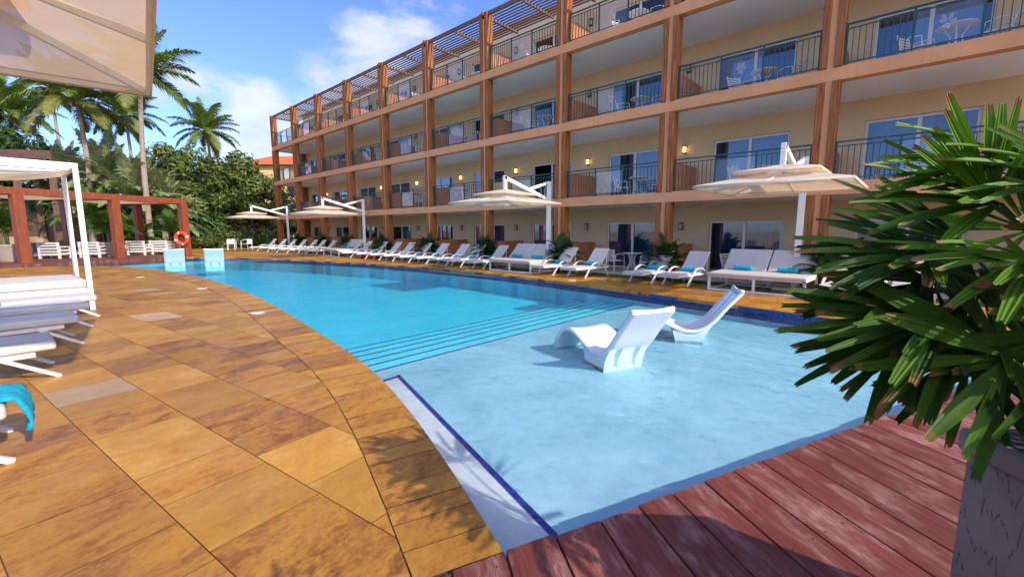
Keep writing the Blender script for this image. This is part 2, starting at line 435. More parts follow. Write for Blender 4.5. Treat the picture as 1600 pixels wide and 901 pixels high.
# ground sheet with the pool cut out
def sheet_with_hole(outer, hole):
    vs = [V((p[0], p[1])) for p in outer] + [V((p[0], p[1])) for p in hole]
    a, b = len(outer), len(hole)
    ed = [(i, (i + 1) % a) for i in range(a)] + [(a + i, a + (i + 1) % b) for i in range(b)]
    r = delaunay_2d_cdt(vs, ed, [], 0, 1e-5)
    mb = MB(); co = r[0]
    for f in r[2]:
        c = (co[f[0]] + co[f[1]] + co[f[2]]) / 3
        if not inside(c, hole): mb.face([(co[i].x, co[i].y, 0) for i in f])
    return mb
gs = sheet_with_hole([(-450, -300), (600, -300), (600, 700), (-450, 700)], OUT)
g = struct('ground', gs, M['ground']); g.location.z = -.035
# bedding under the tiles (the dark joints)
def offset(curve, d):
    o = []
    for i, p in enumerate(curve):
        t = (curve[min(i + 1, len(curve) - 1)] - curve[max(i - 1, 0)]).normalized()
        o.append(p + V((-t.y, t.x)) * (d(i / (len(curve) - 1)) if callable(d) else d))
    return o
def arclen(c):
    L = [0.]
    for i in range(1, len(c)): L.append(L[-1] + (c[i] - c[i - 1]).length)
    return L
def sample(c, L, s):
    s = max(0, min(L[-1] - 1e-6, s))
    for i in range(1, len(c)):
        if L[i] >= s:
            return c[i - 1].lerp(c[i], (s - L[i - 1]) / max(1e-9, L[i] - L[i - 1]))
    return c[-1]

def clip_half(poly, p, n):
    """keep the part of poly with (q-p).n <= 0"""
    out = []
    for i in range(len(poly)):
        a, b = poly[i], poly[(i + 1) % len(poly)]
        da, db = (a - p).dot(n), (b - p).dot(n)
        if da <= 0: out.append(a)
        if (da < 0 < db) or (db < 0 < da): out.append(a + (b - a) * (da / (da - db)))
    return out

tiles = MB(); bed = MB()
PALE = [at(140, 4.26), at(378, 4.80), at(250, 7.6), at(232, 11.4)]
def rt(): return (rnd.random(), rnd.random(), rnd.random())
# coping course along both curves
def coping(curve, wfun, smin, smax):
    inner = offset(curve, wfun)
    L = arclen(curve); Li = arclen(inner); s = 0.02
    while s < L[-1] - .3:
        w = rnd.uniform(smin, smax); g_ = .003
        k0, k1 = (s + g_) / L[-1], (s + w - g_) / L[-1]
        a, b = sample(curve, L, s + g_), sample(curve, L, s + w - g_)
        c, d = sample(inner, Li, k1 * Li[-1]), sample(inner, Li, k0 * Li[-1])
        z = rnd.uniform(-.001, .001) + .004
        poly = [(a.x, a.y, z), (b.x, b.y, z), (c.x, c.y, z), (d.x, d.y, z)]
        t = rt(); t = (t[0], t[1], t[2] * .97)
        tiles.face(poly, 0, t)
        tiles.face([(a.x, a.y, -.07), (b.x, b.y, -.07), (b.x, b.y, z), (a.x, a.y, z)], 0, t)
        s += w
    return inner
nearcop = [p for p in NEAR]
IN_NEAR = coping(nearcop, lambda t: .43 + .16 * min(1, t * 3.0), .16, .33)
IN_FAR = coping(FAR, lambda t: .48, .3, .45)
# field tiles, rows along TA
TA = V((.145, -.9894)).normalized(); TB = V((.9894, .145)).normalized()
def local_line(curve, p):
    best = min(range(len(curve) - 1), key=lambda i: ((curve[i] + curve[i + 1]) / 2 - p).length_squared)
    a, b = curve[max(0, best - 1)], curve[min(len(curve) - 1, best + 2)]
    return a, (b - a).normalized()
def field(region, curve, side_sign, bmin, bmax, amin, amax, extra):
    b = bmin
    while b < bmax:
        a = amin + rnd.uniform(0, .8)
        while a < amax:
            ln = rnd.choice((.46, .62, .62, .92, .92))
            g_ = .0026
            q = [TA * x + TB * y for x, y in ((a + g_, b + g_), (a + ln - g_, b + g_), (a + ln - g_, b + .58 - g_), (a + g_, b + .58 - g_))]
            c = sum(q, V((0, 0))) / 4
            if region(c):
                pt, d = local_line(curve, c)
                n = V((-d.y, d.x)) * side_sign
                q2 = clip_half(q, pt - n * .006, n)
                for (p_, n_) in extra: q2 = clip_half(q2, p_, n_) if len(q2) > 2 else q2
                if len(q2) > 2:
                    # keep the winding upwards
                    ar = sum(q2[i].x * q2[(i + 1) % len(q2)].y - q2[(i + 1) % len(q2)].x * q2[i].y for i in range(len(q2)))
                    if ar < 0: q2.reverse()
                    if abs(ar) > .004:
                        r1_, r2_, r3_ = rt(); r3_ *= .97
                        if any(inside(pp_, q2) for pp_ in PALE): r3_ = 1.
                        tiles.face([(p.x, p.y, 0) for p in q2], 0, (r1_, r2_, r3_))
            a += ln
        b += .58
nE = V((EDGE_D.y, -EDGE_D.x))  # points to the timber side
if nE.y > 0: nE = -nE
TL = [(P0 + nE * -.010, nE)]
# left deck: curve IN_NEAR runs away from the camera, deck lies on its left (+normal side)
field(lambda c: -13 < c.x < 4.2 and -1.5 < c.y < 28.5, IN_NEAR, -1, .767 - .58 * 26, 8.5, -30, 3, TL)
# building-side deck: FAR runs from the back towards the camera, deck on its left (+X side)
field(lambda c: c.x < 13.2 + .8 and c.x > 4 and -8 < c.y < 46 , IN_FAR, -1, 3., 22., -48, 10, [(V((13.05, 0)), V((1, 0)))])
struct('pool_deck', tiles, M['stone'])
bd = sheet_with_hole([(-14, -2.5), (13.1, -9), (13.1, 48), (-14, 30)], OUT)
b_o = struct('deck_joints', bd, M['joint']); b_o.location.z = -.010

# pool shell
ps = MB()
n = len(OUT)
for i in range(n):
    a, b = OUT[i], OUT[(i + 1) % n]
    ps.face([(a.x, a.y, -.012), (b.x, b.y, -.012), (b.x, b.y, -.24), (a.x, a.y, -.24)], 1)
    ps.face([(a.x, a.y, -.24), (b.x, b.y, -.24), (b.x, b.y, -1.6), (a.x, a.y, -1.6)], 0 if a.y < 5.2 else 3)
ZL = -.33; STEPY = [5.22, 5.62, 6.02, 6.42, 6.82, 7.22]; STEPZ = [ZL, -.37, -.41, -.45, -.49, -.53]
ZD = -.72
prev = -6.
for y, z in zip(STEPY, STEPZ):
    ps.box(-1, 15, prev, y, -1.7, z, 0 if z == ZL else 3)
    ps.box(-1, 15, y - .035, y + .003, z - .05, z + .004, 2)
    prev = y
ps.box(-6, 15, prev, 36, -1.9, ZD, 3)
pool = struct('pool', ps, [M['plaster_pool'], M['mosaic'], M['step_line'], M['plaster_water_tint']])
# shallow bench along the near edge with a row of cobalt tiles
bn = MB()
BA, BB = V((2.80, 4.40)), V((1.835, 1.28))
bpoly = [(2.80, 4.40), (2.10, 4.36), (1.2, 2.4), (.6, .9), (1.50, .20)]
bn.prism(bpoly, -1.2, -.165, 0)
bo = bn.build('bench', M['bench_plaster'], pool)
tl = MB()
def tilerow(a, b, w):
    d = (b - a); Lr = d.length; d.normalize(); nn = V((-d.y, d.x)); k = int(Lr / w)
    for i in range(k):
        c = a + d * (i + .5) * (Lr / k) - nn * .0
        ww = Lr / k / 2 - .0035
        tl.obox((c.x, c.y, -.160), (d.x * ww, d.y * ww, 0), (nn.x * .021, nn.y * .021, 0), (0, 0, .0035), 0, rt())
nrm = V((-(BB - BA).normalized().y, (BB - BA).normalized().x))
ins = nrm * (-.028 if nrm.x > 0 else .028)
tilerow(BA + ins, BB + ins, .062)
tilerow(V((2.78, 4.372)), V((2.2, 4.34)), .062)
tl.build('tile_row', M['tile_blue'], pool)
# water body
wt = MB(); wt.prism([(p.x, p.y) for p in reversed(OUT)], -1.55, ZW)
w_ = struct('pool_water', wt, M['water'])

# ------------------------------------------------------------------ timber deck
td = MB(); BD = V((-.572, -.820)).normalized(); BN = V((-BD.y, BD.x))
if BN.x < 0: BN = -BN
s0 = P0.dot(BN) - 2.12; k = 0
s = s0
screws = []
while s < P0.dot(BN) + 9.5:
    w = rnd.choice((.255, .262, .27)); gap = .013
    def hit(q):  # board line q*BN + t*BD meets the edge line
        t = (P0 - BN * q).dot(nE) / BD.dot(nE); return BN * q + BD * t
    j = rnd.uniform(-.012, .02)
    a, b = hit(s + gap / 2) + BD * j, hit(s + w - gap / 2) + BD * j
    L1 = 6.5
    splits = sorted([rnd.uniform(.9, 3.2)]) if rnd.random() < .35 else []
    st = 0
    for e_ in splits + [L1]:
        z = .016 + rnd.uniform(-.002, .002)
        p = [a + BD * st, b + BD * st, b + BD * (e_ - .005), a + BD * (e_ - .005)]
        c = sum(p, V((0, 0))) / 4; hl = (e_ - st) / 2
        t = rt()
        pp = [(q.x, q.y) for q in p]
        ar = sum(pp[i][0] * pp[(i + 1) % 4][1] - pp[(i + 1) % 4][0] * pp[i][1] for i in range(4))
        if ar < 0: pp.reverse()
        td.prism(pp, z - .04, z, 0, None, t)
        for d_ in (.07, .62, 1.22, 1.82):
            for o_ in (.05, w - .055):
                q = hit(s + o_) + BD * (d_ + j)
                screws.append((q.x + rnd.uniform(-.004, .004), q.y, z))
        st = e_
    s += w
for (x, y, z) in screws[:400]:
    td.tube([(x, y, z - .004), (x, y, z + .0012)], .0085, 7, 1)
struct('timber_deck', td, [M['deck'], M['lamp_black']], bevel=.003, seg=1)
un = MB(); un.prism([(P0 + EDGE_D * -2.5)[:], (P0 + EDGE_D * -2.5 + nE * 8)[:], (P0 + EDGE_D * 10 + nE * 8)[:], (P0 + EDGE_D * 10)[:]], -.3, -.03)
struct('deck_substructure', un, M['joint'])

# terrace strips by the hotel
te = MB(); te.box(13.9, 16.75, -9, 40.4, -.03, .012)
struct('terrace', te, M['terrace'])
gr = MB()
for i in range(7000):
    x, y = rnd.uniform(13.08, 13.88), rnd.uniform(-3, 22); h = rnd.uniform(.02, .05); a = rnd.uniform(0, 6.3)
    dx, dy = math.cos(a) * .01, math.sin(a) * .01
    gr.face([(x - dx, y - dy, 0), (x + dx, y + dy, 0), (x + rnd.uniform(-.015, .015), y + rnd.uniform(-.015, .015), h)], 0, (rnd.random(), 0, 0))
gr.box(13.06, 13.9, -9, 45, -.03, .008, 0)
tag(gr.build('grass', M['grass']), kind='stuff')

# ------------------------------------------------------------------ hotel
YC = lambda k: 1.96 + 4.2 * k
K0, K1 = -2, 9
FL = [0., 2.80, 5.62, 8.44]; TOP = 10.86
XF, XW = 14.0, 16.6
hotel = empty('hotel', (XW, 20, 0), 0, 'four storey tan hotel with timber clad columns, teal balcony railings and roof pergola', 'hotel')
hotel.location = (0, 0, 0)
# walls with door openings
wl = MB(); YE = YC(9) + .12
D0, D1, DH = 1.26, 3.60, 1.90
for fi, z in enumerate(FL):
    zt = (FL[fi + 1] - .02) if fi < 3 else 11.3
    for k in range(K0, K1):
        y = YC(k)
        wl.box(XW, XW + .2, y, y + D0, z, zt); wl.box(XW, XW + .2, y + D1, y + 4.2, z, zt)
        wl.box(XW, XW + .2, y + D0, y + D1, z + DH, zt)
wl.box(XW + .2, XW + 12, YE - .3, YE, 0, 11.3)
wl.box(XW + 11.8, XW + 12, YC(K0), YE - .3, 0, 11.3)
wl.box(XW, XW + .2, YC(9), YE, 0, 11.3)
wl.build('wall', M['plaster'], hotel)
rf = MB(); rf.box(XW - .12, XW + 12.2, YC(K0) - .1, YE + .1, 11.3, 11.42); rf.build('roof', M['beam'], hotel)
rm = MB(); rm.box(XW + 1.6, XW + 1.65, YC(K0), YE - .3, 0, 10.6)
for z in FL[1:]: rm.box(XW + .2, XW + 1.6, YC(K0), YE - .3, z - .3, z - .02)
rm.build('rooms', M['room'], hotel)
for fi, z in enumerate(FL[1:]):
    bm_ = MB(); bm_.box(XF, XF + .30, YC(K0) - .3, YC(9) + .28, z - .33, z); bm_.box(XF + .3, XW, YC(9) - .02, YC(9) + .28, z - .33, z)
    bm_.build('beam', M['beam'], hotel, bevel=.012)
    sl = MB(); sl.box(XF + .3, XW - .002, YC(K0) - .3, YC(9) - .02, z - .315, z - .004); sl.build('balcony_slab', M['ceiling'], hotel)
for k in range(K0, K1 + 1):
    y = YC(k); cm = MB(); tm = MB()
    for fi, z in enumerate(FL):
        z0 = z; z1 = FL[fi + 1] - .33 if fi < 3 else TOP
        cm.box(XF + .012, XF + .36, y - .075, y + .075, z0, z1 - (.25 if fi == 3 else 0))
        for sgn in (-1, 1):
            tm.box(XF - .045, XF + .33, y + sgn * .155 - .08 + .002 * sgn, y + sgn * .155 + .08 + .002 * sgn, z0 + .004, z1 - .004)
        if fi == 3:
            tm.box(XF - .10, XF + .40, y - .045, y + .045, z1 - .14, z1 + .02)
    o = cm.build('column', M['beam'], hotel)
    tm.build('timber_cladding', M['timber'], o, bevel=.01, seg=1)
# end-of-building columns at the open corner (back side)
cm = MB(); cm.box(XW - .4, XW - .05, YC(9) - .2, YC(9) + .2, 0, 10.6); cm.build('column', M['timber'], hotel)
# doors
def make_door(fi, k, opened, dark):
    z, y = FL[fi], YC(k)
    f = MB(); x0, x1 = XW + .07, XW + .14; a, b = y + D0 + .004, y + D1 - .004; t = z + DH - .004
    zb = z + .02
    for (y0, y1) in ((a, a + .07), (b - .07, b)): f.box(x0, x1, y0, y1, zb, t)
    f.box(x0, x1, a + .07, b - .07, t - .07, t); f.box(x0, x1, a + .07, b - .07, zb, zb + .06)
    mid = (a + b) / 2
    f.box(x0 - .01, x1 - .012, mid - .045, mid + .045, zb + .06, t - .07)
    o = f.build('sliding_door', M['frame'], hotel)
    p = MB()
    p.box(x0 + .030, x0 + .036, a + .07, mid - .045, zb + .06, t - .07)
    if not opened: p.box(x0 + .030, x0 + .036, mid + .045, b - .07, zb + .06, t - .07)
    p.build('pane', M['glass'], o)
    c = MB(); rows = [[], []]
    r0, r1 = (a + .05, b - .05)
    if opened: r1 = mid - .1
    elif dark: r0 = a + rnd.uniform(.05, .9); r1 = b - rnd.uniform(.05, .9)
    m_ = int((r1 - r0) / .028)
    for i in range(m_ + 1):
        yy = r0 + (r1 - r0) * i / m_; xx = XW + .30 + .028 * math.sin(i * 1.25) + .012 * math.sin(i * .37)
        rows[0].append((xx, yy, zb)); rows[1].append((xx, yy, t))
    c.strip(rows); c.build('curtain', M['curtain'], o, smooth=True)
for fi in range(4):
    for k in range(K0, 9):
        make_door(fi, k, (fi, k) in ((1, 2), (3, 5), (2, 3), (3, 2)), rnd.random() < .45)
# wall lamps
for fi, z in enumerate(FL):
    for k in range(K0, 9):
        y = YC(k) + .40; zz = z + 1.72
        l = MB(); l.box(XW - .02, XW - .002, y - .06, y + .06, zz - .14, zz + .14)
        l.box(XW - .14, XW - .02, y - .07, y + .07, zz + .10, zz + .13); l.box(XW - .13, XW - .02, y - .065, y + .065, zz - .13, zz - .11)
        for sy in (-1, 1):
            l.box(XW - .13, XW - .118, y + sy * .058 - .006, y + sy * .058 + .006, zz - .11, zz + .10)
        o = l.build('wall_lamp', M['lamp_black'], hotel)
        gl = MB(); gl.box(XW - .112, XW - .03, y - .045, y + .045, zz - .10, zz + .09); gl.build('lamp_glass', M['lamp_lit'] if fi == 1 else M['lamp_glass'], o)
# partitions between balconies: chamfered / rounded outer corner
def partition(y, z, h, x0, x1):
    r = .55; prof = [(x1, z), (x1, z + h)]
    for i in range(7):
        a = math.pi / 2 * i / 6
        prof.append((x0 + r - r * math.sin(a), z + h - (r * .62) + r * .62 * math.cos(a)))
    prof.append((x0, z))
    p = MB(); p.extr(prof, y - .07, y + .07); return p
for fi, z in enumerate(FL):
    for k in range(-1, 9):
        p = partition(YC(k) + (.0 if fi else .02), z + .006, 1.02 if fi else 1.06, 14.42 if fi else 14.42, XW - .003)
        p.build('partition', M['partition'] if not (fi == 1 and k == 3) else M['yellow_wall'], hotel, bevel=.01)
# railings
def flower(mb, c, s):
    for i, (a, l) in enumerate(((60, 1), (115, .9), (175, .75), (20, .75), (-60, .7), (-100, .8))):
        a = R(a); d = V((0, math.cos(a), math.sin(a))); n_ = V((0, -d.z, d.y))
        pts = [V(c) + d * (s * l * t) + n_ * (s * .20 * w) for t, w in ((.1, 0), (.35, .7), (.65, 1), (.9, .6), (1, 0))]
        pts += [V(c) + d * (s * l * t) - n_ * (s * .20 * w) for t, w in ((.9, .6), (.65, 1), (.35, .7))]
        mb.face(pts)
def railing(y0, y1, z, x, glassy=True):
    r = MB(); g_ = MB(); fl = MB()
    L = y1 - y0; ps_ = [y0 + .03, y0 + L * .36, y0 + L * .66, y1 - .03]
    for yy in ps_: r.box(x - .022, x + .022, yy - .022, yy + .022, z + .004, z + .98)
    r.box(x - .03, x + .03, y0, y1, z + .98, z + 1.015); r.box(x - .015, x + .015, y0, y1, z + .875, z + .90); r.box(x - .015, x + .015, y0, y1, z + .08, z + .105)
    segs = [(ps_[0], ps_[1]), (ps_[1], ps_[2]), (ps_[2], ps_[3])]
    for i, (a, b) in enumerate(segs):
        if i == 1 and glassy:
            g_.box(x - .004, x + .004, a + .03, b - .03, z + .115, z + .865)
            flower(fl, (x - .0075, (a + b) / 2, z + .52), .20)
        else:
            m_ = max(2, round((b - a) / .125))
            for j in range(1, m_):
                yy = a + (b - a) * j / m_; r.box(x - .009, x + .009, yy - .009, yy + .009, z + .105, z + .875)
    o = r.build('railing', M['rail'], hotel)
    if glassy:
        g_.build('glass_panel', M['rail_glass'], o); fl.build('flower_emblem', M['frost'], o)
for fi in (1, 2, 3):
    for k in range(K0, K1):
        railing(YC(k) + .24, YC(k + 1) - .24, FL[fi], XF + .14)
    r = MB(); z = FL[fi]; y = YC(9) + .1
    r.box(XF + .4, XW, y - .03, y + .03, z + .98, z + 1.015); r.box(XF + .4, XW, y - .015, y + .015, z + .08, z + .105)
    for j in range(19): r.box(XF + .42 + j * .12, XF + .436 + j * .12, y - .009, y + .009, z + .1, z + .98)
    r.build('railing', M['rail'], hotel)
# roof pergola
pg = MB()
pg.box(XF + .02, XF + .10, YC(K0) - .3, YC(9) + .3, TOP - .16, TOP - .01)
nsl = 11
for i in range(nsl):
    x = XF + .26 + i * .19
    pg.box(x - .022, x + .022, YC(K0) - .2, YC(9) + .2, TOP - .06, TOP - .012)
for k in range(K0, K1 + 1):
    for o_ in ((0,) if k == K1 else (0, 2.1)):
        y = YC(k) + o_; w_r = .05 if o_ == 0 else .03
        pg.box(XF + .10, XF + 2.2, y - w_r, y + w_r, TOP - .17, TOP - .062)
pg.build('roof_pergola', M['roof_slat'], hotel)

# ------------------------------------------------------------------ balcony furniture
def make_chair():
    r = empty('slatted_armchair')
    f = MB()
    for sx in (-1, 1):
        f.tube([(.24, sx * .26, 0), (.22, sx * .27, .42), (.20, sx * .27, .62), (.0, sx * .28, .66), (-.2, sx * .26, .64), (-.24, sx * .22, .45), (-.26, sx * .24, 0)], .014, 6)
    for i in range(6):
        f.box(-.2 + i * .075, -.15 + i * .075, -.25, .25, .415, .432)
    f.box(-.22, .24, -.265, -.24, .40, .415); f.box(-.22, .24, .24, .265, .40, .415)
    fr = f.build('frame', M['white_metal'], r)
    b = MB()
    for i in range(5):
        z = .48 + i * .075; x = -.22 - i * .022
        pts = [(x + .06 * math.cos(a) - .06, .24 * math.sin(a), z) for a in [R(-90 + 180 * j / 6) for j in range(7)]]
        pts = [(x - .05 * math.cos(R(-70 + 140 * j / 6)), .25 * math.sin(R(-70 + 140 * j / 6)) / math.sin(R(70)), z) for j in range(7)]
        for p, q in zip(pts, pts[1:]): b.bar(p, q, .008, .042)
    for sx in (-1, 1): b.bar((-.22, sx * .24, .42), (-.33, sx * .24, .82), .022, .022)
    b.build('backrest', M['white_metal'], r)
    return r
def make_table():
    r = empty('round_table')
    t = MB(); t.lathe([(0, .70), (.36, .70), (.375, .715), (.36, .73), (0, .73)], 24); t.build('tabletop', M['white_metal'], r, smooth=False)
    l = MB()
    for i in range(4):
        a = R(45 + 90 * i); c, s_ = math.cos(a), math.sin(a)
        l.tube([(.27 * c, .27 * s_, 0), (.12 * c, .12 * s_, .3), (.10 * c, .10 * s_, .5), (.22 * c, .22 * s_, .70)], .016, 6)
    l.build('legs', M['white_metal'], r)
    return r
chair_p, table_p = make_chair(), make_table()
used = {}
def place(p, x, y, z, rz, label, cat, group):
    o = p if id(p) not in used else copy_tree(p)
    used[id(p)] = 1
    o.location = (x, y, z); o.rotation_euler = (0, 0, rz); tag(o, label, cat, group); return o
ORD = ['rightmost', 'second', 'third', 'fourth', 'fifth', 'sixth', 'seventh', 'eighth', 'ninth', 'tenth']
def bay(k): return 'rightmost bay' if k == -1 else '%s bay from the right' % ORD[k + 1]
FN = ['ground terrace', 'lowest balcony', 'middle balcony', 'top balcony']
for fi in (1, 2, 3):
    for k in range(-1, 8):
        y = YC(k) + 1.75 + rnd.uniform(-.15, .2); z = FL[fi]; x = 15.35 + rnd.uniform(-.2, .2)
        place(table_p, x, y, z, rnd.uniform(0, 1), 'white round table, %s, %s' % (FN[fi], bay(k)), 'table', 'tables on the hotel balconies')
        place(chair_p, x + .1, y + .68, z, R(-90) + rnd.uniform(-.5, .5), 'white slatted armchair left of the table, %s, %s' % (FN[fi], bay(k)), 'chair', 'chairs on the hotel balconies')
        place(chair_p, x + .1, y - .68, z, R(90) + rnd.uniform(-.5, .5), 'white slatted armchair right of the table, %s, %s' % (FN[fi], bay(k)), 'chair', 'chairs on the hotel balconies')
for k in (0, 1, 2, 3):
    y = YC(k) + 1.55; x = 15.0
    place(table_p, x, y, .012, .3, 'white round table behind the loungers, ground terrace, %s' % bay(k), 'table', 'tables on the ground terrace')
    place(chair_p, x - .1, y - .62, .012, R(90) + .4, 'white slatted armchair right of the table, ground terrace, %s' % bay(k), 'chair', 'chairs on the ground terrace')
    place(chair_p, x - .1, y + .66, .012, R(-90) - .3, 'white slatted armchair left of the table, ground terrace, %s' % bay(k), 'chair', 'chairs on the ground terrace')

# ------------------------------------------------------------------ sun loungers by the hotel
def cushion(mb, p0, p1, th, y0, y1):
    mb.bar(((p0[0]), (y0 + y1) / 2, p0[1]), (p1[0], (y0 + y1) / 2, p1[1]), y1 - y0, th)
def make_lounger():
    r = empty('sun_lounger')
    s_ = MB(); s_.box(-.42, .88, -.33, .33, .300, .362); s_.build('seat', M['cushion'], r, bevel=.022, seg=3)
    b = MB(); b.bar((.90, 0, .345), (1.43, 0, .93), .64, .055, up=(-.7, 0, .7)); b.build('backrest', M['cushion'], r, bevel=.022, seg=3)
    f = MB()
    for sy in (-1, 1): f.box(-.40, 1.35, sy * .345 - .014, sy * .345 + .014, .285, .325)
    f.box(-.40, -.37, -.33, .33, .27, .297); f.box(1.32, 1.35, -.33, .33, .285, .322)
    for sy in (-1, 1): f.bar((1.25, sy * .30, .31), (1.30, sy * .30, .80), .02, .02)
    f.build('frame', M['white_metal'], r)
    for sy in (-1, 1):
        l = MB(); y = sy * .375
        pts = catmull([(0, 0), (.20, .24), (.34, .38), (.52, .475), (.72, .49), (.92, .43), (1.10, .29), (1.27, 0)], 4)
        rows = []
        for i, p in enumerate(pts):
            tdir = (pts[min(i + 1, len(pts) - 1)] - pts[max(i - 1, 0)]).normalized(); nn = V((-tdir.y, tdir.x)) * .014
            rows.append([(p.x + nn.x, y - .024, p.y + nn.y), (p.x + nn.x, y + .024, p.y + nn.y), (p.x - nn.x, y + .024, p.y - nn.y), (p.x - nn.x, y - .024, p.y - nn.y), (p.x + nn.x, y - .024, p.y + nn.y)])
        l.strip(rows); l.build('arm', M['white_metal'], r)
    return r
def make_daybed():
    r = empty('double_daybed')
    s_ = MB(); s_.box(-.22, 1.0, -1.12, 1.12, .40, .475); s_.build('seat', M['cushion'], r, bevel=.025, seg=3)
    for sy in (-1, 1):
        b = MB(); b.bar((1.0, sy * .555, .46), (1.58, sy * .555, 1.02), 1.08, .07, up=(-.7, 0, .7)); b.build('backrest', M['cushion'], r, bevel=.03, seg=3)
    f = MB()
    for y in (-1.07, 0, 1.07):
        f.box(-.12, -.06, y - .03, y + .03, .05, .345); f.box(1.25, 1.31, y - .03, y + .03, .05, .345)
    for z0, z1 in ((0, .05), (.345, .395)):
        f.box(-.12, -.06, -1.10, 1.10, z0, z1); f.box(1.25, 1.31, -1.10, 1.10, z0, z1)
        for y in (-1.07, 1.07): f.box(-.06, 1.25, y - .03, y + .03, z0 + .001, z1 - .001)
    for y in (-1.0, -.1, .1, 1.0): f.bar((1.27, y, .39), (1.50, y, .92), .025, .025)
    f.build('frame', M['white_metal'], r, bevel=.004, seg=1)
    return r
def make_towel():
    t = MB(); n_ = 10
    pts = [(0, -.22 + .44 * i / n_, 0) for i in range(n_ + 1)]
    t.tube(pts, [.066 + .006 * math.sin(i * 2.1) for i in range(n_ + 1)], 14)
    for sy in (-1, 1):   # spiral end of the roll
        sp = []
        for i in range(22):
            a = i * .62; rr = .058 * (1 - i / 24); sp.append((rr * math.cos(a), sy * .222, rr * math.sin(a)))
        t.tube(sp, .006, 4)
    return t.build('rolled_towel', M['towel'], None, smooth=True)
LP, DP, TP = make_lounger(), make_daybed(), make_towel()
def back_y(px, X):
    u = (px - 800) / 680.; return X * (.677 - .736 * u) / (.736 + .677 * u)
row = []   # (kind, Y, towel)
for px, kind, tw in ((434, 'L', 1), (450, 'L', 1), (465, 'L', 1), (481, 'L', 0), (498, 'L', 1), (511, 'L', 0), (527, 'L', 0), (558, 'D', 1), (582, 'L', 1), (605, 'L', 1), (627, 'L', 0), (648, 'L', 0), (673, 'L', 1), (700, 'L', 1), (731, 'L', 1), (754, 'L', 1), (789, 'L', 1), (842, 'D', 1), (895, 'L', 1), (943, 'L', 1)):
    X = 13.65
    Y = back_y(px, X)
    if Y > 24: X -= (Y - 24) * .06; Y = back_y(px, X)
    row.append((kind, Y + .15, tw, X - 1.5))
row += [('L', 5.95, 1, 12.12), ('L', 4.90, 1, 12.12), ('D', 2.86, 1, 12.08), ('L', 1.15, 1, 11.96), ('L', .05, 0, 11.9)]
row.sort(key=lambda r_: r_[1])
nl = len(row); nth = ['first', 'second', 'third', 'fourth', 'fifth', 'sixth', 'seventh', 'eighth', 'ninth', 'tenth', 'eleventh', 'twelfth', 'thirteenth', 'fourteenth', 'fifteenth', 'sixteenth', 'seventeenth', 'eighteenth', 'nineteenth', 'twentieth']
iL = 0; iD = 0; dn = ['nearest', 'middle', 'farthest']
nLtot = sum(1 for r_ in row if r_[0] == 'L'); usedL = False; usedD = False; usedT = False
for kind, Y, tw, X in row:
    rz = R(-6 + rnd.uniform(-2, 2))
    if kind == 'L':
        o = LP if not usedL else copy_tree(LP); usedL = True
        near_end = iL < nLtot / 2
        if iL == 0: lab = 'white sun lounger half hidden behind the big foreground palm, rightmost by the hotel'
        else:
            q = nth[iL] if near_end else nth[nLtot - 1 - iL]
            lab = 'white sun lounger %s a turquoise towel, %s from the %s along the hotel' % ('with' if tw else 'without', q, 'right' if near_end else 'far left')
        tl_ = 'rolled turquoise towel on the lounger %s from the %s by the hotel' % (nth[iL] if near_end else nth[nLtot - 1 - iL], 'right' if near_end else 'far left')
        iL += 1; o.location = (X, Y, 0); tag(o, lab, 'sun lounger', 'single sun loungers along the hotel')
        tws = [(.80, 0, .43)] if tw else []
    else:
        o = DP if not usedD else copy_tree(DP); usedD = True; rz = R(-1.5)
        lab = 'wide white double daybed on a boxy frame, %s of three along the hotel' % dn[iD]
        o.location = (X, Y, 0); tag(o, lab, 'daybed', 'double daybeds along the hotel')
        tws = [(.93, .55, .545), (.93, -.50, .545)]; iD += 1
    o.rotation_euler = (0, 0, rz)
    for j, p in enumerate(tws):
        t = TP if not usedT else copy_tree(TP); usedT = True
        w = Matrix.Rotation(rz, 3, 'Z') @ V(p) + o.location
        t.location = w; t.rotation_euler = (0, rnd.uniform(0, .4), rz + rnd.uniform(-.08, .08))
        if kind == 'D': tl_ = 'rolled turquoise towel on the %s half of the %s double daybed' % ('left' if j == 0 else 'right', dn[iD - 1])
        tag(t, tl_, 'towel', 'rolled turquoise pool towels')

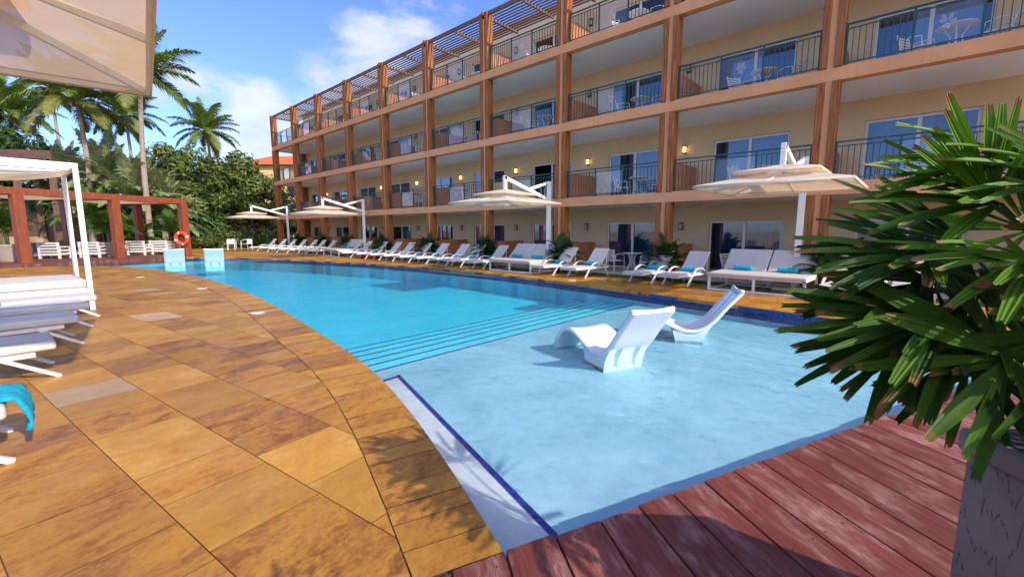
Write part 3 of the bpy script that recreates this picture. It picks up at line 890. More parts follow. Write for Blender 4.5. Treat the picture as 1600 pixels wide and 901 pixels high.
# ------------------------------------------------------------------ cantilever umbrellas
def make_umbrella():
    r = empty('cantilever_umbrella')
    hx = -2.45; hs = 1.38; zr = 2.50
    b = MB(); b.box(-.45, .45, -.45, .45, 0, .07); b.build('base', M['white_metal'], r, bevel=.01)
    p = MB(); p.box(-.055, .055, -.075, .075, .07, 3.42); p.build('pole', M['white_metal'], r, bevel=.008)
    a = MB(); a.bar((-.06, 0, 2.72), (hx - .06, 0, 3.36), .10, .12); a.build('arm', M['white_metal'], r, bevel=.006)
    c = MB(); c.bar((-.06, .0, 3.36), (-1.15, 0, 3.06), .085, .10); c.build('brace', M['white_metal'], r, bevel=.006)
    h = MB(); h.box(hx - .06, hx + .06, -.05, .05, 2.86, 3.40); h.build('hanger', M['white_metal'], r, bevel=.006)
    def tier(half, z0, z1, inner, name):
        m_ = MB(); n_ = 7; pts = []
        # four sagging panels, thin shell
        for i in range(4):
            a0, a1 = R(45 + 90 * i), R(135 + 90 * i)
            rows = []
            for k in range(n_ + 1):
                t = inner + (1 - inner) * k / n_
                rw = []
                for j in range(n_ + 1):
                    e = j / n_
                    q0 = V((math.cos(a0), math.sin(a0))) * half * math.sqrt(2); q1 = V((math.cos(a1), math.sin(a1))) * half * math.sqrt(2)
                    q = q0.lerp(q1, e) * t
                    sag = -.035 * math.sin(math.pi * e) * math.sin(math.pi * min(1, t)) 
                    rw.append((hx + q.x, q.y, z1 + (z0 - z1) * t + sag))
                rows.append(rw)
            m_.strip(rows)
            # hem
            q0 = V((hx + math.cos(a0) * half * math.sqrt(2), math.sin(a0) * half * math.sqrt(2), z0 - .03)); q1 = V((hx + math.cos(a1) * half * math.sqrt(2), math.sin(a1) * half * math.sqrt(2), z0 - .03))
            m_.bar(q0, q1, .012, .06)
        o = m_.build(name, M['canopy'], r, smooth=True)
        return o
    c1 = tier(hs, zr, zr + .34, .30, 'canopy')
    c2 = tier(.78, zr + .30, zr + .47, .02, 'vent_canopy')
    rb = MB()
    for i in range(8):
        ang = R(45 * i); L = hs * (math.sqrt(2) if i % 2 else 1)
        rb.bar((hx, 0, zr + .30), (hx + math.cos(ang) * L * .99, math.sin(ang) * L * .99, zr - .03), .03, .045)
    for i in range(4):
        ang = R(90 * i); d = V((math.cos(ang), math.sin(ang))); n2 = V((-d.y, d.x))
        rb.bar((hx + d.x * (hs - .02) - n2.x * hs * .97, d.y * (hs - .02) - n2.y * hs * .97, zr - .035), (hx + d.x * (hs - .02) + n2.x * hs * .97, d.y * (hs - .02) + n2.y * hs * .97, zr - .035), .03, .035)
    rb.build('ribs', M['white_metal'], c1)
    return r
UP = make_umbrella()
for i, (y, x, lab) in enumerate(((2.24, 13.5, 'largest looking cream umbrella by the hotel, over the nearest double daybed'), (10.5, 13.5, 'cream cantilever umbrella by the hotel, second from the right, over the middle daybed'), (24.6, 13.5, 'cream cantilever umbrella by the hotel, second from the left of the row'), (35.6, 13.2, 'smallest looking cream cantilever umbrella at the far left end of the hotel'))):
    o = UP if i == 0 else copy_tree(UP)
    o.location = (x, y, 0); tag(o, lab, 'umbrella', 'cantilever umbrellas around the pool')
# the umbrella overhead at upper left: canopy corner juts into the view
o = copy_tree(UP); rz = R(172.5)
o.rotation_euler = (0, 0, rz)
US = 1.2      # a bigger model of the same umbrella
loc_corner = Matrix.Rotation(rz, 3, 'Z') @ V((-2.45 - 1.38, -1.38, 0)) * US
# pole stands at the far side from the pool
o.scale = (US,) * 3; o.location = (.955 - loc_corner.x, 6.0 - loc_corner.y, 0)
tag(o, 'beige canopy umbrella overhead at upper left, seen from below with its ribs', 'umbrella', 'cantilever umbrellas around the pool')

# ------------------------------------------------------------------ in-pool loungers
def make_pool_lounger():
    top = catmull([(0, .92), (.22, .66), (.42, .40), (.60, .27), (.78, .24), (.98, .30), (1.20, .40), (1.42, .44), (1.62, .38), (1.78, .22), (1.86, .04)], 5)
    und = []
    for i, p in enumerate(top):
        t = (top[min(i + 1, len(top) - 1)] - top[max(i - 1, 0)]).normalized()
        und.append(p + V((t.y, -t.x)) * .055 if t.x > 0 else p)
    und = [p + V((0, 0)) for p in und]
    r = empty('ledge_lounger'); W = .33
    m_ = MB()
    # shell with a dished top: edges higher than the middle
    wl_ = [(-1, .0), (-.8, -.012), (-.4, -.022), (0, -.026), (.4, -.022), (.8, -.012), (1, .0)]
    rows = []
    for p, q in zip(top, und):
        rw = [(p.x, y * W, p.y + dz) for y, dz in wl_] + [(q.x, y * W, q.y) for y, dz in reversed(wl_)]
        rw.append(rw[0]); rows.append(rw)
    m_.strip(rows)
    for e in (0, -1):
        m_.face(rows[e][:-1] if e else list(reversed(rows[e][:-1])))
    m_.build('seat_shell', M['plastic'], r, smooth=True)
    # hollow-backed support under the head: ribbed rear skin falling to a flat foot
    s_ = MB()
    rear = catmull([(.045, .86), (.22, .60), (.40, .34), (.50, .16), (.53, 0)], 5)
    ycs = [(-1, 0), (-.62, 0), (-.55, .045), (-.40, .045), (-.33, 0), (.33, 0), (.40, .045), (.55, .045), (.62, 0), (1, 0)]
    rows = [[(p.x + d, y * (W - .012), p.y) for y, d in ycs] for p in rear]
    s_.strip(rows)
    for sy in (-1, 1):
        fr = [p for p in top if p.x <= .9]
        y = sy * (W - .012)
        for k in range(len(rear) - 1):
            a, b = rear[k], rear[k + 1]
            def tx(z):
                best = min(top[:30], key=lambda p: abs((p.y - .03) - z)); return best.x
            def fx(p): 
                if p.y > .25: return max(p.x, tx(p.y) + .005)
                return 1.02 - (.25 - p.y) * .25
            s_.face([(a.x, y, a.y), (fx(a), y, a.y), (fx(b), y, b.y), (b.x, y, b.y)])
    s_.box(.53, .97, -W + .012, W - .012, .0, .05)
    s_.face([(1.02, -W + .012, .25), (1.02, W - .012, .25), (.96, W - .012, 0), (.96, -W + .012, 0)])
    s_.build('support', M['plastic'], r)
    # top roll of the head
    t_ = MB(); t_.tube([(-.005, -W, .915), (-.005, -W * .5, .898), (-.005, 0, .890), (-.005, W * .5, .898), (-.005, W, .915)], .032, 10); t_.build('head_roll', M['plastic'], r, smooth=True)
    return r
PL = make_pool_lounger()
def pool_lounger(o, base, foot, s, lab):
    f = V(foot).normalized(); rz = math.atan2(f.y, f.x)
    o.location = (base[0] - f.x * .55 * s, base[1] - f.y * .55 * s, ZL if s == 1 else ZL - .12); o.rotation_euler = (0, 0, rz); o.scale = (s, s, s)
    tag(o, lab, 'pool lounger', 'white loungers standing in the pool')
pool_lounger(PL, (5.26, 2.80), (.40, .92), 1, 'nearest white sculpted lounger in the shallow water, its back turned to us')
pool_lounger(copy_tree(PL), (7.60, 2.60), (-.46, .89), 1, 'white sculpted lounger seen from the side behind the nearest one')
q = at(273, 21.5); pool_lounger(copy_tree(PL), (q.x, q.y), (q.x, q.y), 1.22, 'left of the two distant white pool chairs before the pergola')
q = at(335, 21.8); pool_lounger(copy_tree(PL), (q.x, q.y), (q.x, q.y), 1.22, 'right of the two distant white pool chairs, by the lifebuoy post')
for nme, Lq in (('a', at(273, 21.5)), ('b', at(335, 21.8))):
    pass
# ------------------------------------------------------------------ left loungers
def make_left_lounger():
    r = empty('padded_lounger')     # local +x points to the foot end
    s_ = MB(); s_.box(-1.15, 0, -.34, .34, .29, .39); s_.build('cushion', M['cushion'], r, bevel=.03, seg=3)
    b = MB(); b.bar((-1.16, 0, .35), (-1.75, 0, .82), .68, .09, up=(.6, 0, .8)); b.build('back_cushion', M['cushion'], r, bevel=.03, seg=3)
    f = MB(); f.box(-1.6, -.16, -.32, -.28, .235, .285); f.box(-1.6, -.16, .28, .32, .235, .285); f.box(-.20, -.16, -.28, .28, .237, .283); f.box(-1.6, -1.56, -.28, .28, .237, .283)
    f.build('frame', M['white_metal'], r)
    for sy in (-1, 1):
        for x0, x1 in ((-.42, .0), (-1.2, -1.6)):
            l = MB(); l.bar((x0, sy * .35, .27), (x1, sy * .35, .0), .045, .035); l.build('leg', M['white_metal'], r)
    return r
LL = make_left_lounger()
for i, (x, y, rz, lab) in enumerate(((.02, 7.02, 3, 'white padded lounger at left with a bare sunlit seat, nearest fully visible'), (.28, 8.75, 4, 'white padded lounger at left, second behind the nearest, before the cabana'), (.46, 10.15, 5, 'white padded lounger at left, third behind the nearest, before the cabana'), (.62, 11.25, 5, 'white padded lounger at left right in front of the cabana bed'), (-.26, 4.72, 2, 'white padded lounger at left edge, only a leg showing under a turquoise towel'))):
    o = LL if i == 0 else copy_tree(LL); o.location = (x, y, 0); o.rotation_euler = (0, 0, R(rz)); tag(o, lab, 'sun lounger', 'padded loungers on the left deck')
# draped towel at the left edge
tw = MB(); rows = []
for i in range(15):
    t = i / 14
    if t < .4: x, z = -.62 + t * 1.02, .405
    else: x, z = -.21 + .05 * math.sin((t - .4) * 4) , .405 - (t - .4) * .42
    rows.append([(x + .012 * math.sin(j * 1.7 + i * .6), 4.46 + j * .045, z + .010 * math.sin(j * 1.3 + i)) for j in range(11)])
tw.strip(rows)
o = tw.build('draped_towel', M['towel'], None, smooth=True); sm = o.modifiers.new('thick', 'SOLIDIFY'); sm.thickness = .018
tag(o, 'turquoise towel hanging over the foot of the lounger at the left edge', 'towel')

# ------------------------------------------------------------------ cabana
cb = empty('cabana_bed', (-.55, 12.75, 0), R(3), 'white four post cabana bed with fabric roof behind the left loungers', 'cabana')
hw, hd, ht = 1.13, .92, 2.72
for sx in (-1, 1):
    for sy in (-1, 1):
        p = MB(); p.box(sx * hw - .04, sx * hw + .04, sy * hd - .04, sy * hd + .04, 0, ht); p.build('post', M['white_metal'], cb, bevel=.005)
t = MB()
for sy in (-1, 1): t.box(-hw - .04, hw + .04, sy * hd - .042, sy * hd + .042, ht, ht + .10)
for sx in (-1, 1): t.box(sx * hw - .038, sx * hw + .038, -hd + .042, hd - .042, ht + .002, ht + .098)
for sy in (-.3, .3): t.box(-hw + .04, hw - .04, sy * hd - .02, sy * hd + .02, ht + .02, ht + .06)
t.build('roof_frame', M['white_metal'], cb, bevel=.005)
f = MB(); n_ = 10; rows = []
for i in range(n_ + 1):
    u = i / n_
    rows.append([(-hw + .05 + 2 * (hw - .05) * u, -hd + .05 + 2 * (hd - .05) * (j / 8), ht - .02 - .16 * math.sin(math.pi * u) * (.6 + .4 * math.cos(j * math.pi / 2)) ) for j in range(9)])
f.strip(rows); f.build('fabric_roof', M['canopy'], cb, smooth=True)
m_ = MB(); m_.box(-hw + .03, hw - .03, -hd + .05, hd - .05, .44, .60); m_.build('mattress', M['cushion'], cb, bevel=.04, seg=3)
m_ = MB(); m_.box(-hw + .02, hw - .02, -hd + .05, hd - .05, .27, .438); m_.build('bed_base', M['white_metal'], cb, bevel=.01)
m_ = MB(); m_.bar((-.25, 0, .64), (-.95, 0, .98), 1.6, .10, up=(.4, 0, .9)); m_.build('bolster', M['cushion'], cb, bevel=.03)

# ------------------------------------------------------------------ red pergola, sofas, lifebuoy
pd = MB()
POST = [at(39, 20.6), at(188, 24.4), at(293, 28.0)]
pdv = (POST[2] - POST[0]).normalized(); pnv = V((-pdv.y, pdv.x, 0))
if pnv.dot(FW) < 0 and pnv.x > 0: pnv = -pnv
pnv = V((-abs(pdv.y), abs(pdv.x), 0))
a0 = POST[0] - pdv * 6 
bpts = [(-3.6, 29.0), (5.3, 31.9), (5.3 - 4.5, 31.9 + 5.5), (-9, 34)]
pd.prism([(-3.62, 28.98), (5.32, 31.88), (6.8, 32.6), (3.0, 39.), (-12, 36), (-9, 28)], -.3, .03)
struct('pergola_deck', pd, M['deck'])
pw = empty('pergola', POST[1], 0, 'red brown timber pergola with fabric roof at the far end of the pool', 'pergola'); pw.location = (0, 0, 0)
PH = 3.22; DEP = 4.0
PP = [POST[0] - pdv * 5.0] + POST
for p in PP:
    for off_ in (V((0, 0, 0)), pnv * DEP):
        q = p + off_; m_ = MB(); m_.obox((q.x, q.y, PH / 2), pdv * .19, pnv * .19, (0, 0, PH / 2)); m_.build('post', M['red_wood'], pw, bevel=.01)
m_ = MB()
for off_ in (V((0, 0, 0)), pnv * DEP):
    m_.bar(PP[0] + off_ + V((0, 0, PH + .16)) - pdv * .4, PP[-1] + off_ + V((0, 0, PH + .16)) + pdv * .19, .24, .32)
for p in PP: m_.bar(p + pnv * .13 + V((0, 0, PH + .15)), p + pnv * (DEP - .13) + V((0, 0, PH + .15)), .2, .28)
m_.build('roof_beams', M['red_wood'], pw, bevel=.01)
m_ = MB()
for a, b in zip(PP, PP[1:]):
    rows = []
    for i in range(9):
        u = i / 8; rows.append([tuple(a.lerp(b, .04 + .92 * u) + pnv * (.15 + (DEP - .3) * j / 6) + V((0, 0, PH + .12 - .14 * math.sin(math.pi * u)))) for j in range(7)])
    m_.strip(rows)
m_.build('fabric_roof', M['canopy'], pw, smooth=True)

def make_sofa(w, back):
    r = empty('outdoor_armchair' if back else 'low_sofa')
    f = MB()
    for sy in (-1, 1):
        y = sy * (w / 2 - .05)
        for x in (-.36, .36): f.box(x - .05, x + .05, y - .045, y + .045, 0, .60)
        f.box(-.41, .41, y - .047, y + .047, .60, .66); f.box(-.31, .31, y - .03, y + .03, .20, .30); f.box(-.31, .31, y - .03, y + .03, .40, .48)
    f.box(-.41, -.35, -w / 2 + .095, w / 2 - .095, .18, .28)
    if back:
        for z in (.34, .50, .66, .80): f.box(-.43, -.37, -w / 2 + .05, w / 2 - .05, z, z + .085)
        for sy in (-1, 1): f.box(-.435, -.365, sy * (w / 2 - .05) - .05, sy * (w / 2 - .05) + .05, .6, .9)
    f.build('frame', M['white_metal'], r)
    c = MB(); c.box(-.33, .40, -w / 2 + .1, w / 2 - .1, .29, .45); c.build('seat_cushion', M['grey_cushion'], r, bevel=.03)
    c = MB(); c.box(-.34, -.18, -w / 2 + .1, w / 2 - .1, .46, .86); c.build('back_cushion', M['grey_cushion'], r, bevel=.03)
    return r
AC, LS = make_sofa(1.05, True), make_sofa(1.7, False)
ang = math.atan2(FW.y, FW.x)
pxs = [(88, 24.3), (150, 25.3), (221, 27.8), (256, 28.8)]
labs = ['leftmost white slatted armchair with grey cushion under the red pergola', 'white slatted armchair left of the middle pergola post, beside a potted palm', 'white slatted armchair just right of the middle pergola post', 'rightmost white slatted armchair with grey cushion under the red pergola']
for i, ((px, d), lab) in enumerate(zip(pxs, labs)):
    o = AC if i == 0 else copy_tree(AC); p = at(px, d); o.location = (p.x, p.y, .03); o.rotation_euler = (0, 0, ang + R(8)); tag(o, lab, 'armchair', 'slatted armchairs under the pergola')
for i, (px, d, lab) in enumerate(((62, 25.2, 'leftmost low white sofa with grey cushions under the pergola'), (124, 26.2, 'low white sofa between the two left pergola armchairs'), (203, 28.6, 'low white sofa behind the middle pergola post'), (240, 29.9, 'low white sofa between the two right pergola armchairs'))):
    o = LS if i == 0 else copy_tree(LS); p = at(px, d); o.location = (p.x, p.y, .03); o.rotation_euler = (0, 0, ang + R(95)); tag(o, lab, 'sofa', 'low sofas under the pergola')
lb = MB(); n1, n2 = 32, 10
for i in range(n1):
    a0_, a1_ = 2 * math.pi * i / n1, 2 * math.pi * (i + 1) / n1
    for j in range(n2):
        b0, b1 = 2 * math.pi * j / n2, 2 * math.pi * (j + 1) / n2
        def tp(a, b): rr = .36 + .105 * math.cos(b); return (.105 * math.sin(b), rr * math.cos(a), rr * math.sin(a))
        lb.face([tp(a0_, b0), tp(a1_, b0), tp(a1_, b1), tp(a0_, b1)], 1 if (i + 2) % 8 in (0,) or False else 0)
lo = lb.build('lifebuoy', [M['lifebuoy'], M['buoy_white']], None, smooth=True)
q = POST[2] - FW * .33; lo.location = (q.x, q.y, H + (360.5 - 372.5) * (27.7) / 680); lo.rotation_euler = (0, 0, ang); tag(lo, 'orange lifebuoy with white bands hanging on the right pergola post', 'lifebuoy')

# far white chairs
def make_tub_chair():
    r = empty('tub_chair'); f = MB()
    for sx in (-1, 1):
        f.tube([(.25, sx * .28, 0), (.23, sx * .27, .66), (.05, sx * .29, .70), (-.18, sx * .22, .74), (-.24, sx * .05, .76)], .026, 6)
        f.tube([(-.26, sx * .2, 0), (-.20, sx * .2, .44), (-.24, sx * .16, .75)], .026, 6)
    f.build('frame', M['plastic'], r)
    s_ = MB(); s_.box(-.22, .25, -.25, .25, .40, .435); s_.build('seat', M['plastic'], r, bevel=.012)
    b = MB()
    for i in range(9):
        y = -.2 + .05 * i; b.box(-.25, -.235, y - .016, y + .016, .45, .76)
    b.build('backrest', M['plastic'], r); return r
TC = make_tub_chair()
for i, (px, d, rz, lab) in enumerate(((363.5, 36, 30, 'left of two white tub chairs standing at the far end of the deck'), (388, 36, 75, 'right of two white tub chairs standing at the far end of the deck'))):
    o = TC if i == 0 else copy_tree(TC); p = at(px, d); o.location = (p.x, p.y, 0); o.rotation_euler = (0, 0, ang + R(rz)); o.scale = (1.15,) * 3; tag(o, lab, 'chair', 'white tub chairs at the far deck')
# red float ring
rf_ = MB()
for i in range(28):
    for j in range(8):
        def tp(i, j): a = 2 * math.pi * i / 28; b = 2 * math.pi * j / 8; rr = .5 + .15 * math.cos(b); return (rr * math.cos(a), rr * math.sin(a), .15 + .15 * math.sin(b))
        rf_.face([tp(i, j), tp(i + 1, j), tp(i + 1, j + 1), tp(i, j + 1)])
fo = rf_.build('float_ring', M['red_float'], None, smooth=True); fo.location = (12.9, back_y(577, 12.9), 0); tag(fo, 'red inflatable ring lying under the loungers left of the far daybed', 'float')
fo['label'] = 'red inflatable ring lying on the deck under the distant loungers'
# skimmer lids
lids = [((396, 490), 'cream round skimmer lid on the stone deck, nearest'), ((311, 451), 'cream round skimmer lid on the left deck, middle one'), ((216, 433), 'cream round skimmer lid on the left deck, farthest'), ((894, 438), 'cream round skimmer lid before the right single loungers on the hotel side'), ((731, 421), 'cream round skimmer lid on the hotel side deck, middle one'), ((512, 406.5), 'cream round skimmer lid on the hotel side deck, farthest left')]
ld = MB(); ld.lathe([(0, .0085), (.115, .0085), (.122, .006), (.122, 0)], 28); ld = ld.build('skimmer_lid', M['pale_lid'])
for i, ((px, py), lab) in enumerate(lids):
    o = ld if i == 0 else copy_tree(ld); d = H * 680 / (py - 360.5); p = at(px, d); o.location = (p.x, p.y, .003); tag(o, lab, 'lid', 'skimmer lids around the pool')

# ------------------------------------------------------------------ vegetation
def frond(mb, base, az, el, L, droop, ll, n_, wid, rng, t0=.5, dry=0., wind=V((0, 0, 0)), m=0, mr=None):
    p = V(base); steps = 12; d = V((math.cos(az) * math.cos(el), math.sin(az) * math.cos(el), math.sin(el)))
    pts = [p.copy()]; dirs = [d.copy()]
    for i in range(steps):
        d = (d + V((0, 0, -droop / steps * (1 + 1.2 * i / steps))) + wind / steps).normalized(); p = p + d * (L / steps); pts.append(p.copy()); dirs.append(d.copy())
    mb.tube(pts, [wid * 1.1 * (1 - .8 * i / steps) for i in range(steps + 1)], 4, m, (min(1, t0 + .35), dry * .7, 0), cap=False)
    for i in range(n_):
        t = .12 + .88 * (i + .5) / n_; x = t * steps; k = min(steps - 1, int(x)); fr = x - k
        q = pts[k].lerp(pts[k + 1], fr); dd = dirs[k].lerp(dirs[k + 1], fr).normalized()
        side = dd.cross(V((0, 0, 1)))
        side = side.normalized() if side.length > .05 else V((1, 0, 0))
        upv = side.cross(dd)
        l = ll * (math.sin(math.pi * min(1, .18 + t * .82)) ** .6) * rng.uniform(.85, 1.1)
        for sg in (-1, 1):
            v = (side * sg * .80 + dd * .55 + upv * .22 * rng.uniform(.2, 1.3)).normalized()
            mid = q + v * l * .5; tip = q + (v + V((0, 0, -.38 * rng.uniform(.5, 1.4))) + wind * .25).normalized() * l
            wv = dd * wid * 1.7
            tt = (max(0, min(1, t0 + rng.uniform(-.3, .3))), dry * rng.uniform(.6, 1.), 0)
            mb.face([q - wv * .5, q + wv * .5, mid + wv * .55, mid - wv * .55], m, tt)
            mb.face([mid - wv * .55, mid + wv * .55, tip], m, tt)
def trunk_pts(base, top, bend, n_=9):
    b, t = V(base), V(top); return [b.lerp(t, i / n_) + bend * math.sin(math.pi * i / n_) for i in range(n_ + 1)]
WIND = RT * .22
def coconut(base, top, Lf, seed, label, nf=26, dryn=3, rt_=.16, bend=.4, mat='frond'):
    rg = random.Random(seed)
    r = empty('coconut_palm', base, 0, label, 'palm tree', 'tall palms at the far end of the pool'); b = V(base)
    tm = MB(); pts = trunk_pts((0, 0, 0), V(top) - b, RT * bend * rg.uniform(-1, 1))
    tm.tube(pts, [rt_ * (1.35 - .5 * i / 9) for i in range(10)], 10); tm.build('trunk', M['trunk'], r, smooth=True)
    c = MB(); tp = pts[-1]
    for i in range(nf):
        az = 2 * math.pi * i * .382 + rg.uniform(-.2, .2); u = i / nf; el = R(78 - 95 * u + rg.uniform(-10, 10))
        frond(c, tp, az, el, Lf * rg.uniform(.85, 1.08), .50 + .55 * u, Lf * .25, 46, .055, rg, .62 - .3 * u, 0 if i < nf - dryn else rg.uniform(.3, .75), WIND)
    for i in range(7):
        a = rg.uniform(0, 6.3); c.tube([tp + V((math.cos(a) * .15, math.sin(a) * .15, -.1)), tp + V((math.cos(a) * .28, math.sin(a) * .28, -.4))], [.12, .10], 6, 0, (.9, .9, 0))
    c.build('crown', M[mat], r); return r
def base_at(px, d): p = at(px, d); return (p.x, p.y, 0)
coconut(base_at(62, 42), at(49, 42, 192), 4.2, 1, 'leftmost palm tree with bright upright fronds above the dark hut roof')
coconut(base_at(146, 35), at(151, 35, 168), 4.4, 2, 'palm tree with yellowed lower fronds, curved grey trunk behind the cabana', dryn=7)
coconut(base_at(128, 52), at(114, 52, 150), 4.0, 3, 'pale trunked palm standing farther off behind the yellowed palm', dryn=5)
coconut(base_at(240, 34), at(249, 34, 132), 4.5, 4, 'tallest palm tree, its windblown crown just right of the overhead umbrella corner', nf=22)
coconut(base_at(224, 50), at(221, 50, 190), 4.0, 5, 'small looking palm just left of the tallest palm trunk')
coconut(base_at(343, 56), at(340, 56, 213), 4.4, 6, 'palm crown rising alone above the broadleaf trees left of the hotel')
def datepalm(px, d, py, Lf, seed, label, nf=30, mat='date', el0=84, el1=15, th=None, nleaf=40):
    rg = random.Random(seed); b = at(px, d); z = at(px, d, py).z
    r = empty('date_palm', (b.x, b.y, 0), 0, label, 'palm', 'bushy silver green palms behind the pergola')
    tm = MB(); tm.tube([(0, 0, 0), (0, 0, z * .5), (0, 0, z)], [.28, .24, .22], 10); tm.build('trunk', M['trunk'], r, smooth=True)
    c = MB()
    for i in range(nf):
        u = i / nf; az = 2 * math.pi * i * .382 + rg.uniform(-.2, .2); el = R(el0 - (el0 - el1) * u + rg.uniform(-8, 8))
        frond(c, (0, 0, z), az, el, Lf * rg.uniform(.8, 1.1), .55 + .5 * u, Lf * .17, nleaf, .062, rg, .62 - .25 * u, .0 if rg.random() > .12 else .5, WIND * .8)
    c.build('crown', M[mat], r); return r
datepalm(178, 37, 300, 4.9, 11, 'tall bushy silver palm between the curved trunk and the tallest palm', nf=44)
datepalm(118, 40, 300, 4.6, 12, 'bushy silver palm left of the curved palm trunk, behind the cabana', nf=36)
datepalm(222, 36, 320, 4.6, 13, 'silver palm in front of the tallest palm trunk above the pergola beam', nf=44)
datepalm(262, 38, 345, 4.2, 14, 'bushy palm spreading right of the tallest trunk above the pergola end', nf=36)
datepalm(150, 33, 345, 3.0, 15, 'low bright green palm behind the middle of the pergola', nf=30, mat='areca')
datepalm(215, 33.5, 375, 2.6, 16, 'short palm with a stubby trunk behind the right pergola bay', nf=26, mat='areca')

def broadleaf(px, d, py_top, rad, seed, label, nleaf=9000, mat='leaf', zlow=1.5, name='broadleaf_tree', leaf=.26, ncl=34, cat='tree', group='broadleaf trees left of the hotel'):
    rg = random.Random(seed); b = at(px, d); zt = at(px, d, py_top).z
    r = empty(name, (b.x, b.y, 0), 0, label, cat, group)
    t = MB(); zc = (zt + zlow) / 2; hz = (zt - zlow) / 2
    cl = []
    for i in range(ncl):
        while True:
            q = V((rg.uniform(-1, 1), rg.uniform(-1, 1), rg.uniform(-1, 1)))
            if .25 < q.length < 1: break
        q = V((q.x * rad, q.y * rad, zc + q.z * hz)); cl.append((q, rg.uniform(.18, .34) * rad, rg.uniform(-.18, .18)))
    t.tube([(0, 0, 0), (.1, .05, zlow + hz * .4), (0, .1, zc + hz * .5)], [.25, .18, .08], 8)
    for q, _, _ in cl[::3]: t.tube([(0, 0, zlow + hz * .3), (q * .5) + V((0, 0, (zlow + hz * .3) * .5)), q], [.10, .07, .02], 5)
    t.build('trunk', M['bark'], r, smooth=True)
    c = MB()
    for i in range(nleaf):
        q, rr, tb = cl[i % ncl]
        g_ = V((rg.gauss(0, 1), rg.gauss(0, 1), rg.gauss(0, .75))); 
        g_ = g_.normalized() * rr * (rg.random() ** .33)
        p = q + g_
        nrm_ = (g_.normalized() + V((rg.uniform(-.8, .8), rg.uniform(-.8, .8), rg.uniform(0, 1.1)))).normalized()
        a = nrm_.orthogonal().normalized(); a = (Quaternion(nrm_, rg.uniform(0, 6.3)) @ a); bb = nrm_.cross(a)
        s_ = leaf * rg.uniform(.6, 1.25)
        c.face([p - a * s_, p + bb * s_ * .42, p + a * s_, p - bb * s_ * .42], 0, (max(0, min(1, .45 + tb + rg.uniform(-.35, .4))), 0, 0))
    c.build('crown', M[mat], r); return r
broadleaf(285, 50, 222, 4.6, 21, 'broadleaf tree right of the tallest palm, left of the lone palm crown', 11000)
broadleaf(352, 47, 242, 5.0, 22, 'large broadleaf tree below the lone palm crown', 13000)
broadleaf(404, 46, 262, 3.8, 23, 'broadleaf tree beside the orange roof at the hotel corner', 9000)
broadleaf(322, 44, 318, 4.2, 24, 'lower broadleaf tree in front of the large one', 9000, 'leaf_dark', .8)
broadleaf(398, 43.5, 345, 1.7, 25, 'small russet leaved tree behind the two white tub chairs', 2600, 'leaf_red', 1.0, leaf=.16, ncl=14)
broadleaf(275, 42, 330, 3.2, 26, 'dark bushy tree behind the lifebuoy post', 6500, 'leaf_dark', .5)
broadleaf(12, 38, 178, 4.2, 27, 'dark tree at the left edge above the hut roof', 10000, 'leaf_dark', 4.)
broadleaf(425, 52, 318, 3.2, 28, 'bushy tree behind the farthest umbrella at the hotel corner', 5500, 'leaf_dark', .4)
for i, (px, d, pt, rad, lab, mat) in enumerate(((255, 39, 360, 2.0, 'low green shrub under the right end of the pergola', 'leaf'), (305, 40, 366, 2.4, 'low dark hedge shrub right of the lifebuoy', 'leaf_dark'), (345, 40.5, 369, 2.2, 'low green hedge shrub left of the tub chairs', 'leaf'), (392, 42, 358, 2.4, 'rounded bright shrub behind the tub chairs', 'leaf'), (428, 42, 365, 2.0, 'dark shrub beside the first far lounger', 'leaf_dark'), (130, 40, 362, 2.6, 'dark shrub behind the left pergola armchairs', 'leaf_dark'), (60, 40, 366, 2.6, 'dark shrub under the hut at left', 'leaf_dark'), (190, 41, 355, 2.8, 'dark shrub behind the middle pergola post', 'leaf_dark'))):
    broadleaf(px, d, pt, rad, 40 + i, lab, 2600, mat, .15, 'shrub', .13, 22, 'shrub', 'shrubs along the far garden edge')
# far wood closing the view
fw = MB(); rg = random.Random(5)
for i in range(15000):
    px = rg.uniform(-420, 470); d = rg.uniform(58, 72); p = at(px, d); zt = 6.5 + 2.2 * math.sin(px * .021) + 1.2 * math.sin(px * .067)
    p.z = zt * rg.random() ** .8
    a = V((rg.uniform(-1, 1), rg.uniform(-1, 1), rg.uniform(-.6, .6))).normalized() * .55; bb = a.cross(V((rg.uniform(-1, 1), rg.uniform(-1, 1), .6))).normalized() * .3
    fw.face([p - a, p + bb, p + a, p - bb], 0, (rg.random() * .7, 0, 0))
tag(fw.build('far_woodland', M['leaf_dark']), kind='stuff')

# potted palms: pot > foliage
def make_potted(n_stem, Lf, pot, mat, hgt, nf=7, seed=3, pr=(.26, .36, .5)):
    rg = random.Random(seed); r = empty('potted_palm')
    p = MB(); p.lathe([(0, 0), (pr[0], 0), (pr[1], pr[2] * .85), (pr[1] + .03, pr[2] * .86), (pr[1] + .03, pr[2]), (pr[1] - .02, pr[2]), (pr[1] - .03, pr[2] - .06), (0, pr[2] - .06)], 24); p.build('pot', pot, r, smooth=False)
    c = MB()
    for i in range(n_stem):
        a = rg.uniform(0, 6.3); q = V((math.cos(a), math.sin(a), 0)) * rg.uniform(0, pr[1] * .5); top = q * 1.6 + V((0, 0, hgt * rg.uniform(.7, 1.05)))
        q.z = pr[2] - .07
        c.tube([q, top], [.035, .022], 6, 1)
        for j in range(nf):
            frond(c, top, a + 2 * math.pi * j * .382, R(78 - 62 * j / nf + rg.uniform(-8, 8)), Lf * rg.uniform(.8, 1.1), .8, Lf * .30, 15, .026, rg, .5, 0)
    c.build('foliage', [mat, M['stem']], r); return r
PA = make_potted(4, 1.7, M['planter_grey'], M['areca'], 1.7, 7, 3, (.40, .58, .85))
